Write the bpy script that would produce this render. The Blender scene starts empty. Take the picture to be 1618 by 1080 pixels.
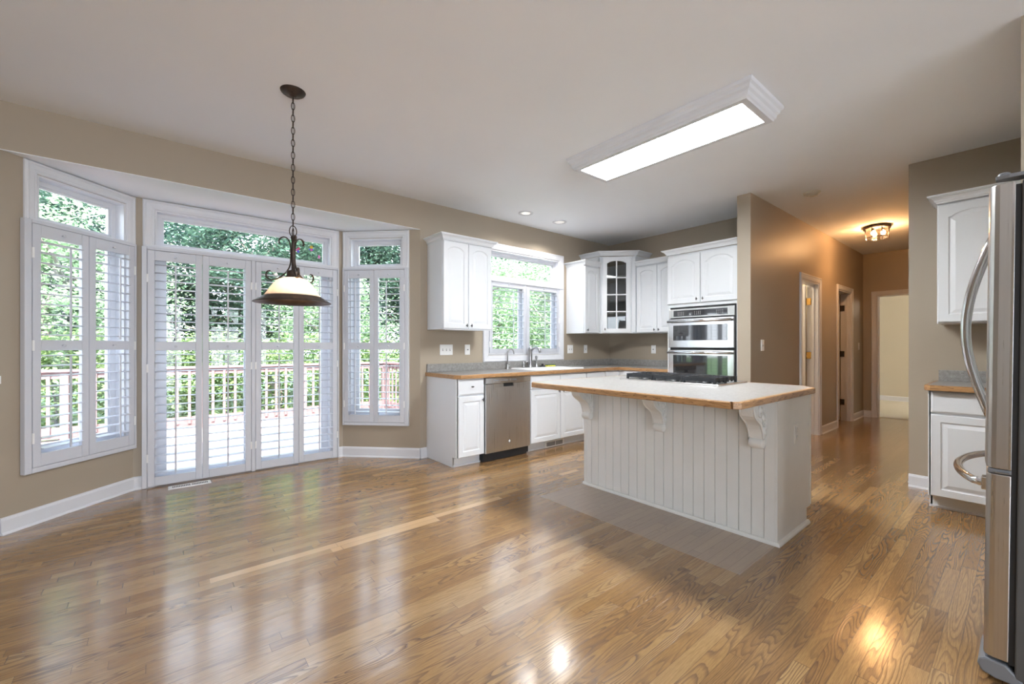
import bpy, math, random
from math import sin, cos, pi, radians, sqrt, hypot, atan2
from mathutils import Vector, Matrix
random.seed(7)
S = bpy.context.scene
COL = S.collection

# ------------------------------------------------------------------ camera
cam_d = bpy.data.cameras.new('camera'); cam = bpy.data.objects.new('camera', cam_d); COL.objects.link(cam)
cam_d.sensor_width = 36.0; cam_d.lens = 36.0 * 674 / 1618; cam_d.shift_y = 6 / 1618; cam_d.clip_start = 0.05
cam.location = (0, 0, 1.2); cam.rotation_euler = (radians(90), 0, radians(50.4 - 90))
S.camera = cam
# ------------------------------------------------------------------ view
S.view_settings.view_transform = 'Standard'; S.view_settings.look = 'None'
S.view_settings.gamma = 1; S.view_settings.use_curve_mapping = False
S.view_settings.exposure = 1.82
S.cycles.max_bounces = 9; S.cycles.diffuse_bounces = 5; S.cycles.glossy_bounces = 5
S.cycles.transparent_max_bounces = 16; S.cycles.sample_clamp_indirect = 6.0
S.cycles.caustics_reflective = False; S.cycles.caustics_refractive = False
# ------------------------------------------------------------------ sky
SKY = 3.3
W = bpy.data.worlds.new('sky'); S.world = W; W.use_nodes = True
nt = W.node_tree; nt.nodes.clear()
o = nt.nodes.new('ShaderNodeOutputWorld'); b = nt.nodes.new('ShaderNodeBackground')
tc = nt.nodes.new('ShaderNodeTexCoord'); sx = nt.nodes.new('ShaderNodeSeparateXYZ'); cr = nt.nodes.new('ShaderNodeValToRGB')
nt.links.new(tc.outputs['Generated'], sx.inputs[0]); nt.links.new(sx.outputs[2], cr.inputs[0])
cr.color_ramp.elements[0].position = 0.0; cr.color_ramp.elements[0].color = (0.86, 0.93, 1.0, 1)
cr.color_ramp.elements[1].position = 0.8; cr.color_ramp.elements[1].color = (0.60, 0.78, 1.0, 1)
nt.links.new(cr.outputs[0], b.inputs[0]); b.inputs[1].default_value = SKY; nt.links.new(b.outputs[0], o.inputs[0])
# ------------------------------------------------------------------ sun (from behind the house)
sd = bpy.data.lights.new('sun', 'SUN'); sun = bpy.data.objects.new('sun', sd); COL.objects.link(sun)
sd.energy = 8.0; sd.angle = radians(1.0); sd.color = (1.0, 0.96, 0.90)
sun.rotation_euler = (radians(43), 0, radians(-18))

def portal(loc, rz, sx_, sy_):
    d = bpy.data.lights.new('window_portal', 'AREA'); d.shape = 'RECTANGLE'; d.size = sx_; d.size_y = sy_
    d.cycles.is_portal = True
    p = bpy.data.objects.new('window_portal', d); COL.objects.link(p); p.location = loc
    p.rotation_euler = (radians(-90), 0, rz)     # emits towards the room (local -y)
    return p
def lamp(name, kind, loc, power, color, size=0.04, rot=None, **kw):
    d = bpy.data.lights.new(name, kind); d.energy = power; d.color = color
    if kind in ('POINT', 'SPOT'): d.shadow_soft_size = size
    for k, v in kw.items(): setattr(d, k, v)
    p = bpy.data.objects.new(name, d); COL.objects.link(p); p.location = loc
    if rot: p.rotation_euler = rot
    return p

# ================================================================== mesh helper
class MB:
    def __init__(s): s.v = []; s.f = []; s.sm = []
    def add(s, vs, fs, smooth=False):
        n = len(s.v); s.v += [tuple(p) for p in vs]
        for f in fs: s.f.append(tuple(i + n for i in f)); s.sm.append(smooth)
        return s
    def box(s, x0, x1, y0, y1, z0, z1):
        x0, x1 = min(x0, x1), max(x0, x1); y0, y1 = min(y0, y1), max(y0, y1); z0, z1 = min(z0, z1), max(z0, z1)
        return s.add([(x0,y0,z0),(x1,y0,z0),(x1,y1,z0),(x0,y1,z0),(x0,y0,z1),(x1,y0,z1),(x1,y1,z1),(x0,y1,z1)],
              [(0,3,2,1),(4,5,6,7),(0,1,5,4),(1,2,6,5),(2,3,7,6),(3,0,4,7)])
    def prism(s, poly, z0, z1):                      # polygon in xy, extruded in z
        n = len(poly)
        a = sum(poly[i][0]*poly[(i+1)%n][1]-poly[(i+1)%n][0]*poly[i][1] for i in range(n))
        if a < 0: poly = poly[::-1]
        return s.add([(x,y,z0) for x,y in poly]+[(x,y,z1) for x,y in poly],
              [tuple(range(n-1,-1,-1)), tuple(range(n,2*n))]+[(i,(i+1)%n,n+(i+1)%n,n+i) for i in range(n)])
    def prism_y(s, poly, y0, y1):                    # polygon in xz, extruded in y
        n = len(poly)
        return s.add([(x,y0,z) for x,z in poly]+[(x,y1,z) for x,z in poly],
              [tuple(range(n)), tuple(range(2*n-1,n-1,-1))]+[(i,n+i,n+(i+1)%n,(i+1)%n) for i in range(n)])
    def prism_x(s, poly, x0, x1):                    # polygon in yz, extruded in x
        n = len(poly)
        return s.add([(x0,y,z) for y,z in poly]+[(x1,y,z) for y,z in poly],
              [tuple(range(n-1,-1,-1)), tuple(range(n,2*n))]+[(i,(i+1)%n,n+(i+1)%n,n+i) for i in range(n)])
    def loops(s, L, closed=True, cap0=False, cap1=False, smooth=False, ring=False):
        n = len(L[0]); vs = [p for l in L for p in l]; fs = []
        m = len(L)
        for j in range(m if ring else m-1):
            k = (j+1) % m
            for i in range(n if closed else n-1):
                i2 = (i+1) % n
                fs.append((j*n+i, j*n+i2, k*n+i2, k*n+i))
        if cap0: fs.append(tuple(range(n-1,-1,-1)))
        if cap1: fs.append(tuple((m-1)*n+i for i in range(n)))
        return s.add(vs, fs, smooth)
    def tube(s, pts, r, n=8, cap=True, closed=False, smooth=True, flat=None):
        P = [Vector(p) for p in pts]; m = len(P); L = []
        rr = r if isinstance(r, (list, tuple)) else [r]*m
        T = []
        for i in range(m):
            if closed: t = P[(i+1)%m]-P[i-1]
            else: t = P[min(i+1,m-1)]-P[max(i-1,0)]
            T.append(t.normalized())
        up = Vector((0,0,1)) if abs(T[0].z) < .9 else Vector((1,0,0))
        u = T[0].cross(up).normalized()
        for i in range(m):
            u = (u - T[i]*u.dot(T[i])).normalized(); v = T[i].cross(u)
            fl = flat or (1,1)
            L.append([P[i]+rr[i]*(fl[0]*cos(a)*u+fl[1]*sin(a)*v) for a in (2*pi*k/n for k in range(n))])
        return s.loops(L, True, cap and not closed, cap and not closed, smooth, ring=closed)
    def lathe(s, prof, c=(0,0,0), n=24, axis='z', cap0=False, cap1=False, smooth=True, sxy=(1,1)):
        L = []
        for r, h in prof:
            l = []
            for k in range(n):
                a = 2*pi*k/n; x, y = r*cos(a)*sxy[0], r*sin(a)*sxy[1]
                p = {'z':(x,y,h), 'y':(x,h,y), 'x':(h,x,y)}[axis]
                l.append((p[0]+c[0],p[1]+c[1],p[2]+c[2]))
            L.append(l)
        return s.loops(L, True, cap0, cap1, smooth)
    def ball(s, c, r, n=12, m=8):
        rx, ry, rz = r if isinstance(r, tuple) else (r,r,r)
        L = []
        for j in range(1, m):
            t = pi*j/m
            L.append([(c[0]+rx*sin(t)*cos(2*pi*k/n), c[1]+ry*sin(t)*sin(2*pi*k/n), c[2]-rz*cos(t)) for k in range(n)])
        return s.loops(L, True, True, True, True)
    def sweep(s, path, prof, closed=False, plane='xz', flip=1):
        """path of 2D points; prof = [(inset, other)], mitred; plane xz: other = y; plane xy: other = z"""
        n = len(path); N = []
        for i in range(n):
            def nrm(a, b):
                dx, dy = b[0]-a[0], b[1]-a[1]; l = hypot(dx, dy); return (-dy/l*flip, dx/l*flip)
            if closed or 0 < i < n-1:
                n1 = nrm(path[i-1], path[i]); n2 = nrm(path[i], path[(i+1)%n])
                d = 1+n1[0]*n2[0]+n1[1]*n2[1]; N.append(((n1[0]+n2[0])/d, (n1[1]+n2[1])/d))
            elif i == 0: N.append(nrm(path[0], path[1]))
            else: N.append(nrm(path[-2], path[-1]))
        L = []
        for i in range(n):
            l = []
            for ins, oth in prof:
                x, y = path[i][0]+N[i][0]*ins, path[i][1]+N[i][1]*ins
                l.append((x, oth, y) if plane == 'xz' else (x, y, oth))
            L.append(l)
        return s.loops(L, True, not closed, not closed, False, ring=closed)
    def build(s, name, mat, parent=None, loc=None, rz=0, bevel=0, seg=2, smooth=False):
        me = bpy.data.meshes.new(name); me.from_pydata(s.v, [], s.f); me.validate()
        ob = bpy.data.objects.new(name, me); COL.objects.link(ob)
        if len(me.polygons) == len(s.sm): me.polygons.foreach_set('use_smooth', [bool(x) or smooth for x in s.sm])
        import bmesh
        bm = bmesh.new(); bm.from_mesh(me); bmesh.ops.recalc_face_normals(bm, faces=bm.faces); bm.to_mesh(me); bm.free()
        if mat: me.materials.append(mat)
        if parent: ob.parent = parent
        if loc: ob.location = loc
        ob.rotation_euler = (0, 0, rz)
        if bevel:
            md = ob.modifiers.new('bevel', 'BEVEL'); md.width = bevel; md.segments = seg; md.limit_method = 'ANGLE'; md.angle_limit = radians(40)
            md.harden_normals = False
        return ob

def tag(o, label=None, cat=None, group=None, kind=None):
    if label: o['label'] = label
    if cat: o['category'] = cat
    if group: o['group'] = group
    if kind: o['kind'] = kind
    return o
def thing(name, label, cat, loc=(0,0,0), rz=0, group=None):
    e = bpy.data.objects.new(name, None); COL.objects.link(e); e.location = loc; e.rotation_euler = (0,0,rz)
    e.empty_display_size = .1
    return tag(e, label, cat, group)
def struct(name, loc=(0,0,0), rz=0):
    e = bpy.data.objects.new(name, None); COL.objects.link(e); e.location = loc; e.rotation_euler = (0,0,rz)
    e['kind'] = 'structure'; return e
def S_(o): o['kind'] = 'structure'; return o

# ================================================================== materials
def newmat(name):
    m = bpy.data.materials.new(name); m.use_nodes = True
    return m, m.node_tree, m.node_tree.nodes['Principled BSDF']
def N(t, kind, **kw):
    n = t.nodes.new(kind)
    for k, v in kw.items(): setattr(n, k, v)
    return n
def mat(name, col, rough=.5, metal=0, var=.06, scale=4, bump=0, bscale=60, spec=.5, stretch=None, rvar=0, coat=0):
    m, t, p = newmat(name)
    tcn = N(t,'ShaderNodeTexCoord'); mp = N(t,'ShaderNodeMapping'); t.links.new(tcn.outputs['Object'], mp.inputs[0])
    if stretch: mp.inputs['Scale'].default_value = stretch
    no = N(t,'ShaderNodeTexNoise'); no.inputs['Scale'].default_value = scale; no.inputs['Detail'].default_value = 5
    t.links.new(mp.outputs[0], no.inputs['Vector'])
    r = N(t,'ShaderNodeValToRGB')
    r.color_ramp.elements[0].position = .3; r.color_ramp.elements[1].position = .7
    r.color_ramp.elements[0].color = tuple(c*(1-var) for c in col)+(1,); r.color_ramp.elements[1].color = tuple(min(1,c*(1+var)) for c in col)+(1,)
    t.links.new(no.outputs[0], r.inputs[0]); t.links.new(r.outputs[0], p.inputs['Base Color'])
    p.inputs['Roughness'].default_value = rough; p.inputs['Metallic'].default_value = metal
    p.inputs['Specular IOR Level'].default_value = spec
    if coat: p.inputs['Coat Weight'].default_value = coat; p.inputs['Coat Roughness'].default_value = .1
    if rvar:
        mr = N(t,'ShaderNodeMapRange'); mr.inputs['To Min'].default_value = rough-rvar; mr.inputs['To Max'].default_value = rough+rvar
        t.links.new(no.outputs[0], mr.inputs[0]); t.links.new(mr.outputs[0], p.inputs['Roughness'])
    if bump:
        nb = N(t,'ShaderNodeTexNoise'); nb.inputs['Scale'].default_value = bscale; nb.inputs['Detail'].default_value = 3
        t.links.new(mp.outputs[0], nb.inputs['Vector'])
        bp = N(t,'ShaderNodeBump'); bp.inputs['Strength'].default_value = bump; bp.inputs['Distance'].default_value = .002
        t.links.new(nb.outputs[0], bp.inputs['Height']); t.links.new(bp.outputs[0], p.inputs['Normal'])
    return m
def emis(name, col, st):
    m, t, p = newmat(name); p.inputs['Base Color'].default_value = (*col,1)
    p.inputs['Emission Color'].default_value = (*col,1); p.inputs['Emission Strength'].default_value = st
    no = N(t,'ShaderNodeTexNoise'); no.inputs['Scale'].default_value = 3
    mr = N(t,'ShaderNodeMapRange'); mr.inputs['To Min'].default_value = st*.95; mr.inputs['To Max'].default_value = st*1.05
    t.links.new(no.outputs[0], mr.inputs[0]); t.links.new(mr.outputs[0], p.inputs['Emission Strength'])
    return m
def glass_mat(name, tint=(1,1,1), refl=.08, rough=.0):
    m, t, p = newmat(name); t.nodes.remove(p)
    out = t.nodes['Material Output']; tr = N(t,'ShaderNodeBsdfTransparent'); gl = N(t,'ShaderNodeBsdfGlossy'); mx = N(t,'ShaderNodeMixShader')
    fr = N(t,'ShaderNodeFresnel'); fr.inputs[0].default_value = 1.35
    ml = N(t,'ShaderNodeMath', operation='MULTIPLY'); ml.inputs[1].default_value = refl/.022
    cl = N(t,'ShaderNodeMath', operation='MINIMUM'); cl.inputs[1].default_value = .6
    t.links.new(fr.outputs[0], ml.inputs[0]); t.links.new(ml.outputs[0], cl.inputs[0]); t.links.new(cl.outputs[0], mx.inputs[0])
    tr.inputs[0].default_value = (*tint,1); gl.inputs['Roughness'].default_value = rough
    no = N(t,'ShaderNodeTexNoise'); no.inputs['Scale'].default_value = 2
    r = N(t,'ShaderNodeMapRange'); r.inputs['To Min'].default_value = rough; r.inputs['To Max'].default_value = rough+.01
    t.links.new(no.outputs[0], r.inputs[0]); t.links.new(r.outputs[0], gl.inputs['Roughness'])
    t.links.new(tr.outputs[0], mx.inputs[1]); t.links.new(gl.outputs[0], mx.inputs[2]); t.links.new(mx.outputs[0], out.inputs[0])
    return m

M = {}
M['wall'] = mat('taupe_wall_paint', (.395,.335,.262), .45, var=.02, scale=1.2, bump=.12, bscale=160)
M['wall2'] = mat('pale_wall_paint', (.62,.56,.45), .6, var=.02, scale=1.2)
M['ceil'] = mat('ceiling_paint', (.90,.93,.97), .8, var=.012, scale=1.5, bump=.1, bscale=90)
M['trim'] = mat('white_trim_paint', (.72,.73,.77), .35, var=.02, scale=3)
M['shut'] = mat('shutter_paint', (.62,.635,.69), .4, var=.02, scale=3)
M['cab'] = mat('cabinet_thermofoil', (.73,.755,.79), .38, var=.012, scale=2)
M['isl'] = mat('island_paint', (.78,.77,.74), .45, var=.025, scale=5, bump=.05, bscale=30)
M['steel'] = mat('brushed_steel', (.62,.61,.60), .28, 1, var=.03, scale=3, stretch=(60,60,.6), rvar=.02)
M['steel_h'] = mat('polished_steel', (.72,.72,.74), .16, 1, var=.02)
M['chrome'] = mat('brushed_nickel', (.42,.42,.43), .3, 1, var=.02)
M['dark'] = mat('dark_bronze', (.07,.055,.045), .45, .7, var=.3, scale=30)
M['bronze'] = mat('antique_bronze', (.062,.044,.036), .42, .6, var=.35, scale=25)
M['black'] = mat('black_iron', (.018,.02,.024), .45, 0, var=.2, scale=30, bump=.2, bscale=300)
M['blackg'] = mat('black_glass', (.01,.01,.012), .04, 0, var=.1, spec=.9, coat=.6)
M['rub'] = mat('black_plastic', (.02,.02,.022), .5, 0, var=.2)
M['fside'] = mat('fridge_side_grey', (.10,.10,.10), .5, .2, var=.06, scale=8, bump=.35, bscale=500)
M['fgrey'] = mat('grey_plastic', (.20,.21,.23), .4, 0, var=.05)
M['knob'] = mat('pewter_knob', (.10,.10,.11), .3, .9, var=.3, scale=60)
M['plate'] = mat('white_plastic', (.88,.88,.88), .3, var=.01)
M['slot'] = mat('plate_slot_grey', (.25,.25,.26), .5, var=.05)
M['enamel'] = mat('white_enamel', (.88,.89,.9), .12, var=.01)
M['brass'] = mat('brass', (.75,.5,.18), .25, 1, var=.05)
M['cabin'] = mat('cabinet_inside', (.62,.62,.60), .6, var=.03)
M['glass'] = glass_mat('window_glass', (1,1,1), .03)
M['cabglass'] = glass_mat('cabinet_glass', (.72,.74,.74), .05)
M['bulb'] = emis('bulb_glow', (1,.78,.5), 6)
M['lens'] = emis('diffuser_glow', (.95,.98,1), 21)
M['recess'] = emis('recessed_glow', (1,.97,.92), .15)
M['sponge'] = mat('yellow_sponge', (.75,.72,.10), .9, var=.15, scale=60, bump=.5, bscale=200)
M['scour'] = mat('green_scourer', (.05,.12,.06), .95, var=.2, scale=80)
M['carpet'] = mat('beige_carpet', (.62,.58,.50), .95, var=.08, scale=90, bump=.4, bscale=300)
M['det'] = mat('ivory_plastic', (.62,.55,.45), .5, var=.03)
M['deckb'] = mat('deck_board_wood', (.27,.19,.18), .7, var=.15, scale=3, stretch=(.4,6,6), bump=.2)
M['redwood'] = mat('redwood_rail', (.165,.100,.098), .7, var=.18, scale=3, stretch=(.4,6,6), bump=.2)
M['grass'] = mat('lawn', (.10,.19,.05), .9, var=.4, scale=6)
M['trunk'] = mat('bark', (.15,.13,.11), .9, var=.3, scale=14, bump=.6, bscale=30)
M['decal'] = mat('decal_red', (.7,.08,.2), .4)
M['decal_b'] = mat('decal_blue', (.1,.1,.6), .4)
M['decal_y'] = mat('decal_yellow', (.8,.6,.08), .4)
M['decal_p'] = mat('decal_pink', (.75,.15,.5), .4)
M['carcassv'] = mat('vent_dark', (.05,.045,.04), .6)

def lam():
    m, t, p = newmat('speckled_laminate')
    tcn = N(t,'ShaderNodeTexCoord'); a = N(t,'ShaderNodeTexNoise'); a.inputs['Scale'].default_value = 160; a.inputs['Detail'].default_value = 2
    b_ = N(t,'ShaderNodeTexNoise'); b_.inputs['Scale'].default_value = 45; b_.inputs['Detail'].default_value = 4
    t.links.new(tcn.outputs['Object'], a.inputs[0]); t.links.new(tcn.outputs['Object'], b_.inputs[0])
    ad = N(t,'ShaderNodeMath', operation='ADD'); t.links.new(a.outputs[0], ad.inputs[0]); t.links.new(b_.outputs[0], ad.inputs[1])
    r = N(t,'ShaderNodeValToRGB'); e = r.color_ramp.elements
    e[0].position = .34; e[0].color = (.22,.205,.19,1); e[1].position = .68; e[1].color = (.385,.378,.37,1)
    x = r.color_ramp.elements.new(.5); x.color = (.28,.272,.262,1)
    hf = N(t,'ShaderNodeMath', operation='MULTIPLY'); hf.inputs[1].default_value = .5
    t.links.new(ad.outputs[0], hf.inputs[0]); t.links.new(hf.outputs[0], r.inputs[0]); t.links.new(r.outputs[0], p.inputs['Base Color'])
    p.inputs['Roughness'].default_value = .33
    return m
M['lam'] = lam()
def oakedge(axis):
    m, t, p = newmat('oak_edge_'+axis)
    tcn = N(t,'ShaderNodeTexCoord'); mp = N(t,'ShaderNodeMapping'); t.links.new(tcn.outputs['Object'], mp.inputs[0])
    mp.inputs['Scale'].default_value = (1.2,14,14) if axis == 'x' else (14,1.2,14)
    no = N(t,'ShaderNodeTexNoise'); no.inputs['Scale'].default_value = 4; no.inputs['Detail'].default_value = 6; t.links.new(mp.outputs[0], no.inputs[0])
    ml = N(t,'ShaderNodeMath', operation='MULTIPLY'); ml.inputs[1].default_value = 5; fr = N(t,'ShaderNodeMath', operation='FRACT')
    t.links.new(no.outputs[0], ml.inputs[0]); t.links.new(ml.outputs[0], fr.inputs[0])
    r = N(t,'ShaderNodeValToRGB'); e = r.color_ramp.elements
    e[0].position = 0; e[0].color = (.13,.06,.028,1); e[1].position = 1; e[1].color = (.50,.29,.135,1)
    x = e.new(.25); x.color = (.40,.22,.095,1)
    t.links.new(fr.outputs[0], r.inputs[0]); t.links.new(r.outputs[0], p.inputs['Base Color']); p.inputs['Roughness'].default_value = .35
    return m
M['oakx'] = oakedge('x'); M['oaky'] = oakedge('y')

def floor_mat():
    m, t, p = newmat('oak_strip_floor')
    L = t.links.new
    def math(op, a, b=None, c=None):
        n = N(t,'ShaderNodeMath', operation=op)
        for i, v in enumerate((a,b,c)):
            if v is None: continue
            if isinstance(v, (int,float)): n.inputs[i].default_value = v
            else: L(v, n.inputs[i])
        return n.outputs[0]
    def comb(x,y,z):
        n = N(t,'ShaderNodeCombineXYZ')
        for i, v in enumerate((x,y,z)):
            if isinstance(v, (int,float)): n.inputs[i].default_value = v
            else: L(v, n.inputs[i])
        return n.outputs[0]
    def mix(f, a, b_, bt='MIX'):
        n = N(t,'ShaderNodeMix', data_type='RGBA', blend_type=bt)
        for k, v in ((0,f),(6,a),(7,b_)):
            if isinstance(v, (int,float)): n.inputs[k].default_value = v
            elif isinstance(v, tuple): n.inputs[k].default_value = (*v,1)
            else: L(v, n.inputs[k])
        return n.outputs[2]
    tcn = N(t,'ShaderNodeTexCoord'); sp = N(t,'ShaderNodeSeparateXYZ'); L(tcn.outputs['Object'], sp.inputs[0])
    X, Y = sp.outputs[0], sp.outputs[1]
    PW = .0572
    yr = math('DIVIDE', Y, PW); row = math('FLOOR', yr); fy = math('FRACT', yr)
    wn = N(t,'ShaderNodeTexWhiteNoise', noise_dimensions='1D'); L(row, wn.inputs['W'])
    off = math('MULTIPLY', wn.outputs['Value'], 7.3)
    plen = math('ADD', .55, math('MULTIPLY', wn.outputs['Value'], .75))
    xr = math('DIVIDE', math('ADD', X, off), plen); pl = math('FLOOR', xr); fx = math('FRACT', xr)
    wn2 = N(t,'ShaderNodeTexWhiteNoise', noise_dimensions='2D'); L(comb(row,pl,0), wn2.inputs['Vector'])
    R = wn2.outputs['Value']; sc = N(t,'ShaderNodeSeparateColor'); L(wn2.outputs['Color'], sc.inputs[0])
    R2 = sc.outputs[1]
    # plank tone
    ramp = N(t,'ShaderNodeValToRGB'); e = ramp.color_ramp.elements
    e[0].position = 0; e[0].color = (.275,.152,.062,1); e[1].position = 1; e[1].color = (.43,.27,.122,1)
    x = e.new(.35); x.color = (.325,.186,.076,1); x = e.new(.75); x.color = (.375,.220,.092,1)
    L(R, ramp.inputs[0]); base = ramp.outputs[0]
    # cathedral grain: contour lines of a stretched noise, shifted per plank
    gv = comb(math('MULTIPLY', X, math('ADD', .28, math('MULTIPLY', R2, .75))), math('ADD', math('MULTIPLY', Y, 7.5), math('MULTIPLY', R, 31)), math('MULTIPLY', R2, 53))
    g = N(t,'ShaderNodeTexNoise'); g.inputs['Scale'].default_value = 1.6; g.inputs['Detail'].default_value = 1.6; g.inputs['Roughness'].default_value = .42; L(gv, g.inputs['Vector'])
    c1 = math('FRACT', math('MULTIPLY', g.outputs[0], 20.0))
    gr = N(t,'ShaderNodeValToRGB'); e = gr.color_ramp.elements
    e[0].position = 0; e[0].color = (1,1,1,1); e[1].position = .5; e[1].color = (0,0,0,1); x = e.new(.16); x.color = (.7,.7,.7,1)
    x = e.new(.93); x.color = (0,0,0,1); x = e.new(1.0); x.color = (.6,.6,.6,1)
    L(c1, gr.inputs[0])
    # porous fine grain
    f = N(t,'ShaderNodeTexNoise'); f.inputs['Scale'].default_value = 1; f.inputs['Detail'].default_value = 4
    L(comb(math('MULTIPLY', X, 22), math('MULTIPLY', Y, 520), R), f.inputs['Vector'])
    # how strongly each plank shows figure
    fig = math('MULTIPLY', math('POWER', R2, 1.3), .85)
    big = N(t,'ShaderNodeTexNoise'); big.inputs['Scale'].default_value = 1.1; L(comb(X, Y, 4), big.inputs['Vector'])
    fm = math('MULTIPLY', gr.outputs[0], math('ADD', .22, fig))
    col = mix(math('MULTIPLY', fm, .85), base, (.095,.048,.028))
    fr = N(t,'ShaderNodeMapRange'); fr.inputs['From Min'].default_value = .35; fr.inputs['From Max'].default_value = .65
    fr.inputs['To Min'].default_value = .80; fr.inputs['To Max'].default_value = 1.14; L(f.outputs[0], fr.inputs[0])
    col = mix(1.0, col, comb(fr.outputs[0], fr.outputs[0], fr.outputs[0]), 'MULTIPLY')
    # three replaced pale boards
    def inside(v, a, b_): return math('MULTIPLY', math('GREATER_THAN', v, a), math('LESS_THAN', v, b_))
    def rowis(k): return inside(yr, k, k+1)
    r1 = math('MULTIPLY', rowis(46), inside(X, .2, 2.08)); r2 = math('MULTIPLY', rowis(45), inside(X, .78, 1.49)); r3 = math('MULTIPLY', rowis(48), inside(X, 2.88, 3.12))
    pale = math('MAXIMUM', math('MAXIMUM', r1, r2), r3)
    grey3 = mix(.22, (.66,.44,.235), col)
    col = mix(math('MULTIPLY', pale, .9), col, grey3)
    # dull rectangle where the stools stood in front of the island
    patch = math('MULTIPLY', inside(X, 2.345, 2.90), inside(Y, .962, 2.482))
    dull = mix(.66, col, (.40,.335,.285))
    col = mix(patch, col, dull)
    # joints
    j1 = math('MAXIMUM', math('LESS_THAN', fy, .022), math('GREATER_THAN', fy, .978))
    j2 = math('LESS_THAN', fx, .0022)
    jn = math('MAXIMUM', math('MULTIPLY', j1, .45), math('MULTIPLY', j2, .8))
    col = mix(jn, col, (.07,.035,.02))
    L(col, p.inputs['Base Color'])
    ro = math('ADD', .17, math('MULTIPLY', fm, .10)); ro = math('ADD', ro, math('MULTIPLY', patch, .22))
    wr = N(t,'ShaderNodeTexNoise'); wr.inputs['Scale'].default_value = 3.2; wr.inputs['Detail'].default_value = 4; L(tcn.outputs['Object'], wr.inputs[0])
    ro = math('ADD', ro, math('MULTIPLY', math('SUBTRACT', wr.outputs[0], .5), .10))
    L(ro, p.inputs['Roughness']); p.inputs['Specular IOR Level'].default_value = .62
    p.inputs['Coat Weight'].default_value = .5; p.inputs['Coat Roughness'].default_value = .14
    hgt = math('SUBTRACT', math('MULTIPLY', fm, -.35), math('MULTIPLY', jn, 1.2)); hgt = math('ADD', hgt, math('MULTIPLY', R, .35))
    wv = N(t,'ShaderNodeTexNoise'); wv.inputs['Scale'].default_value = 7; wv.inputs['Detail'].default_value = 1; L(comb(math('MULTIPLY', X, .4), Y, 0), wv.inputs['Vector'])
    hgt = math('ADD', hgt, math('MULTIPLY', wv.outputs[0], 1.1))
    bp = N(t,'ShaderNodeBump'); bp.inputs['Strength'].default_value = .30; bp.inputs['Distance'].default_value = .0022
    L(hgt, bp.inputs['Height']); L(bp.outputs[0], p.inputs['Normal'])
    return m
M['floor'] = floor_mat()

def leaf_mat(name, c1, c2, tr=.45):
    m, t, p = newmat(name); t.nodes.remove(p); out = t.nodes['Material Output']
    oi = N(t,'ShaderNodeObjectInfo'); tcn = N(t,'ShaderNodeTexCoord'); no = N(t,'ShaderNodeTexNoise'); no.inputs['Scale'].default_value = 2.2; no.inputs['Detail'].default_value = 8
    no.inputs['Roughness'].default_value = .8
    t.links.new(tcn.outputs['Object'], no.inputs[0])
    r = N(t,'ShaderNodeValToRGB'); r.color_ramp.elements[0].position = .35; r.color_ramp.elements[1].position = .65
    r.color_ramp.elements[0].color = (*c1,1); r.color_ramp.elements[1].color = (*c2,1); t.links.new(no.outputs[0], r.inputs[0])
    d = N(t,'ShaderNodeBsdfDiffuse'); tl = N(t,'ShaderNodeBsdfTranslucent'); mx = N(t,'ShaderNodeMixShader'); mx.inputs[0].default_value = tr
    gl = N(t,'ShaderNodeBsdfGlossy'); gl.inputs['Roughness'].default_value = .35; m2 = N(t,'ShaderNodeMixShader'); m2.inputs[0].default_value = .05
    t.links.new(r.outputs[0], d.inputs[0]); t.links.new(r.outputs[0], tl.inputs[0])
    t.links.new(d.outputs[0], mx.inputs[1]); t.links.new(tl.outputs[0], mx.inputs[2])
    t.links.new(mx.outputs[0], m2.inputs[1]); t.links.new(gl.outputs[0], m2.inputs[2]); t.links.new(m2.outputs[0], out.inputs[0])
    return m
M['leaf_a'] = leaf_mat('leaves_mid', (.03,.075,.05), (.11,.18,.12))
M['leaf_b'] = leaf_mat('leaves_teal', (.022,.055,.045), (.08,.15,.115))
M['leaf_c'] = leaf_mat('leaves_bright', (.20,.32,.17), (.42,.54,.34))
M['leaf_h'] = leaf_mat('leaves_hedge', (.09,.16,.06), (.30,.40,.16))
def shade_mat():
    m, t, p = newmat('alabaster_glass'); t.nodes.remove(p); out = t.nodes['Material Output']
    no = N(t,'ShaderNodeTexNoise'); no.inputs['Scale'].default_value = 9; no.inputs['Detail'].default_value = 4; no.inputs['Distortion'].default_value = 1.5
    tcn = N(t,'ShaderNodeTexCoord'); t.links.new(tcn.outputs['Object'], no.inputs[0])
    r = N(t,'ShaderNodeValToRGB'); r.color_ramp.elements[0].color = (.82,.70,.60,1); r.color_ramp.elements[1].color = (.93,.88,.83,1); t.links.new(no.outputs[0], r.inputs[0])
    d = N(t,'ShaderNodeBsdfDiffuse'); tl = N(t,'ShaderNodeBsdfTranslucent'); mx = N(t,'ShaderNodeMixShader'); mx.inputs[0].default_value = .5
    t.links.new(r.outputs[0], d.inputs[0]); t.links.new(r.outputs[0], tl.inputs[0])
    t.links.new(d.outputs[0], mx.inputs[1]); t.links.new(tl.outputs[0], mx.inputs[2]); t.links.new(mx.outputs[0], out.inputs[0])
    return m
M['shade'] = shade_mat()

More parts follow.
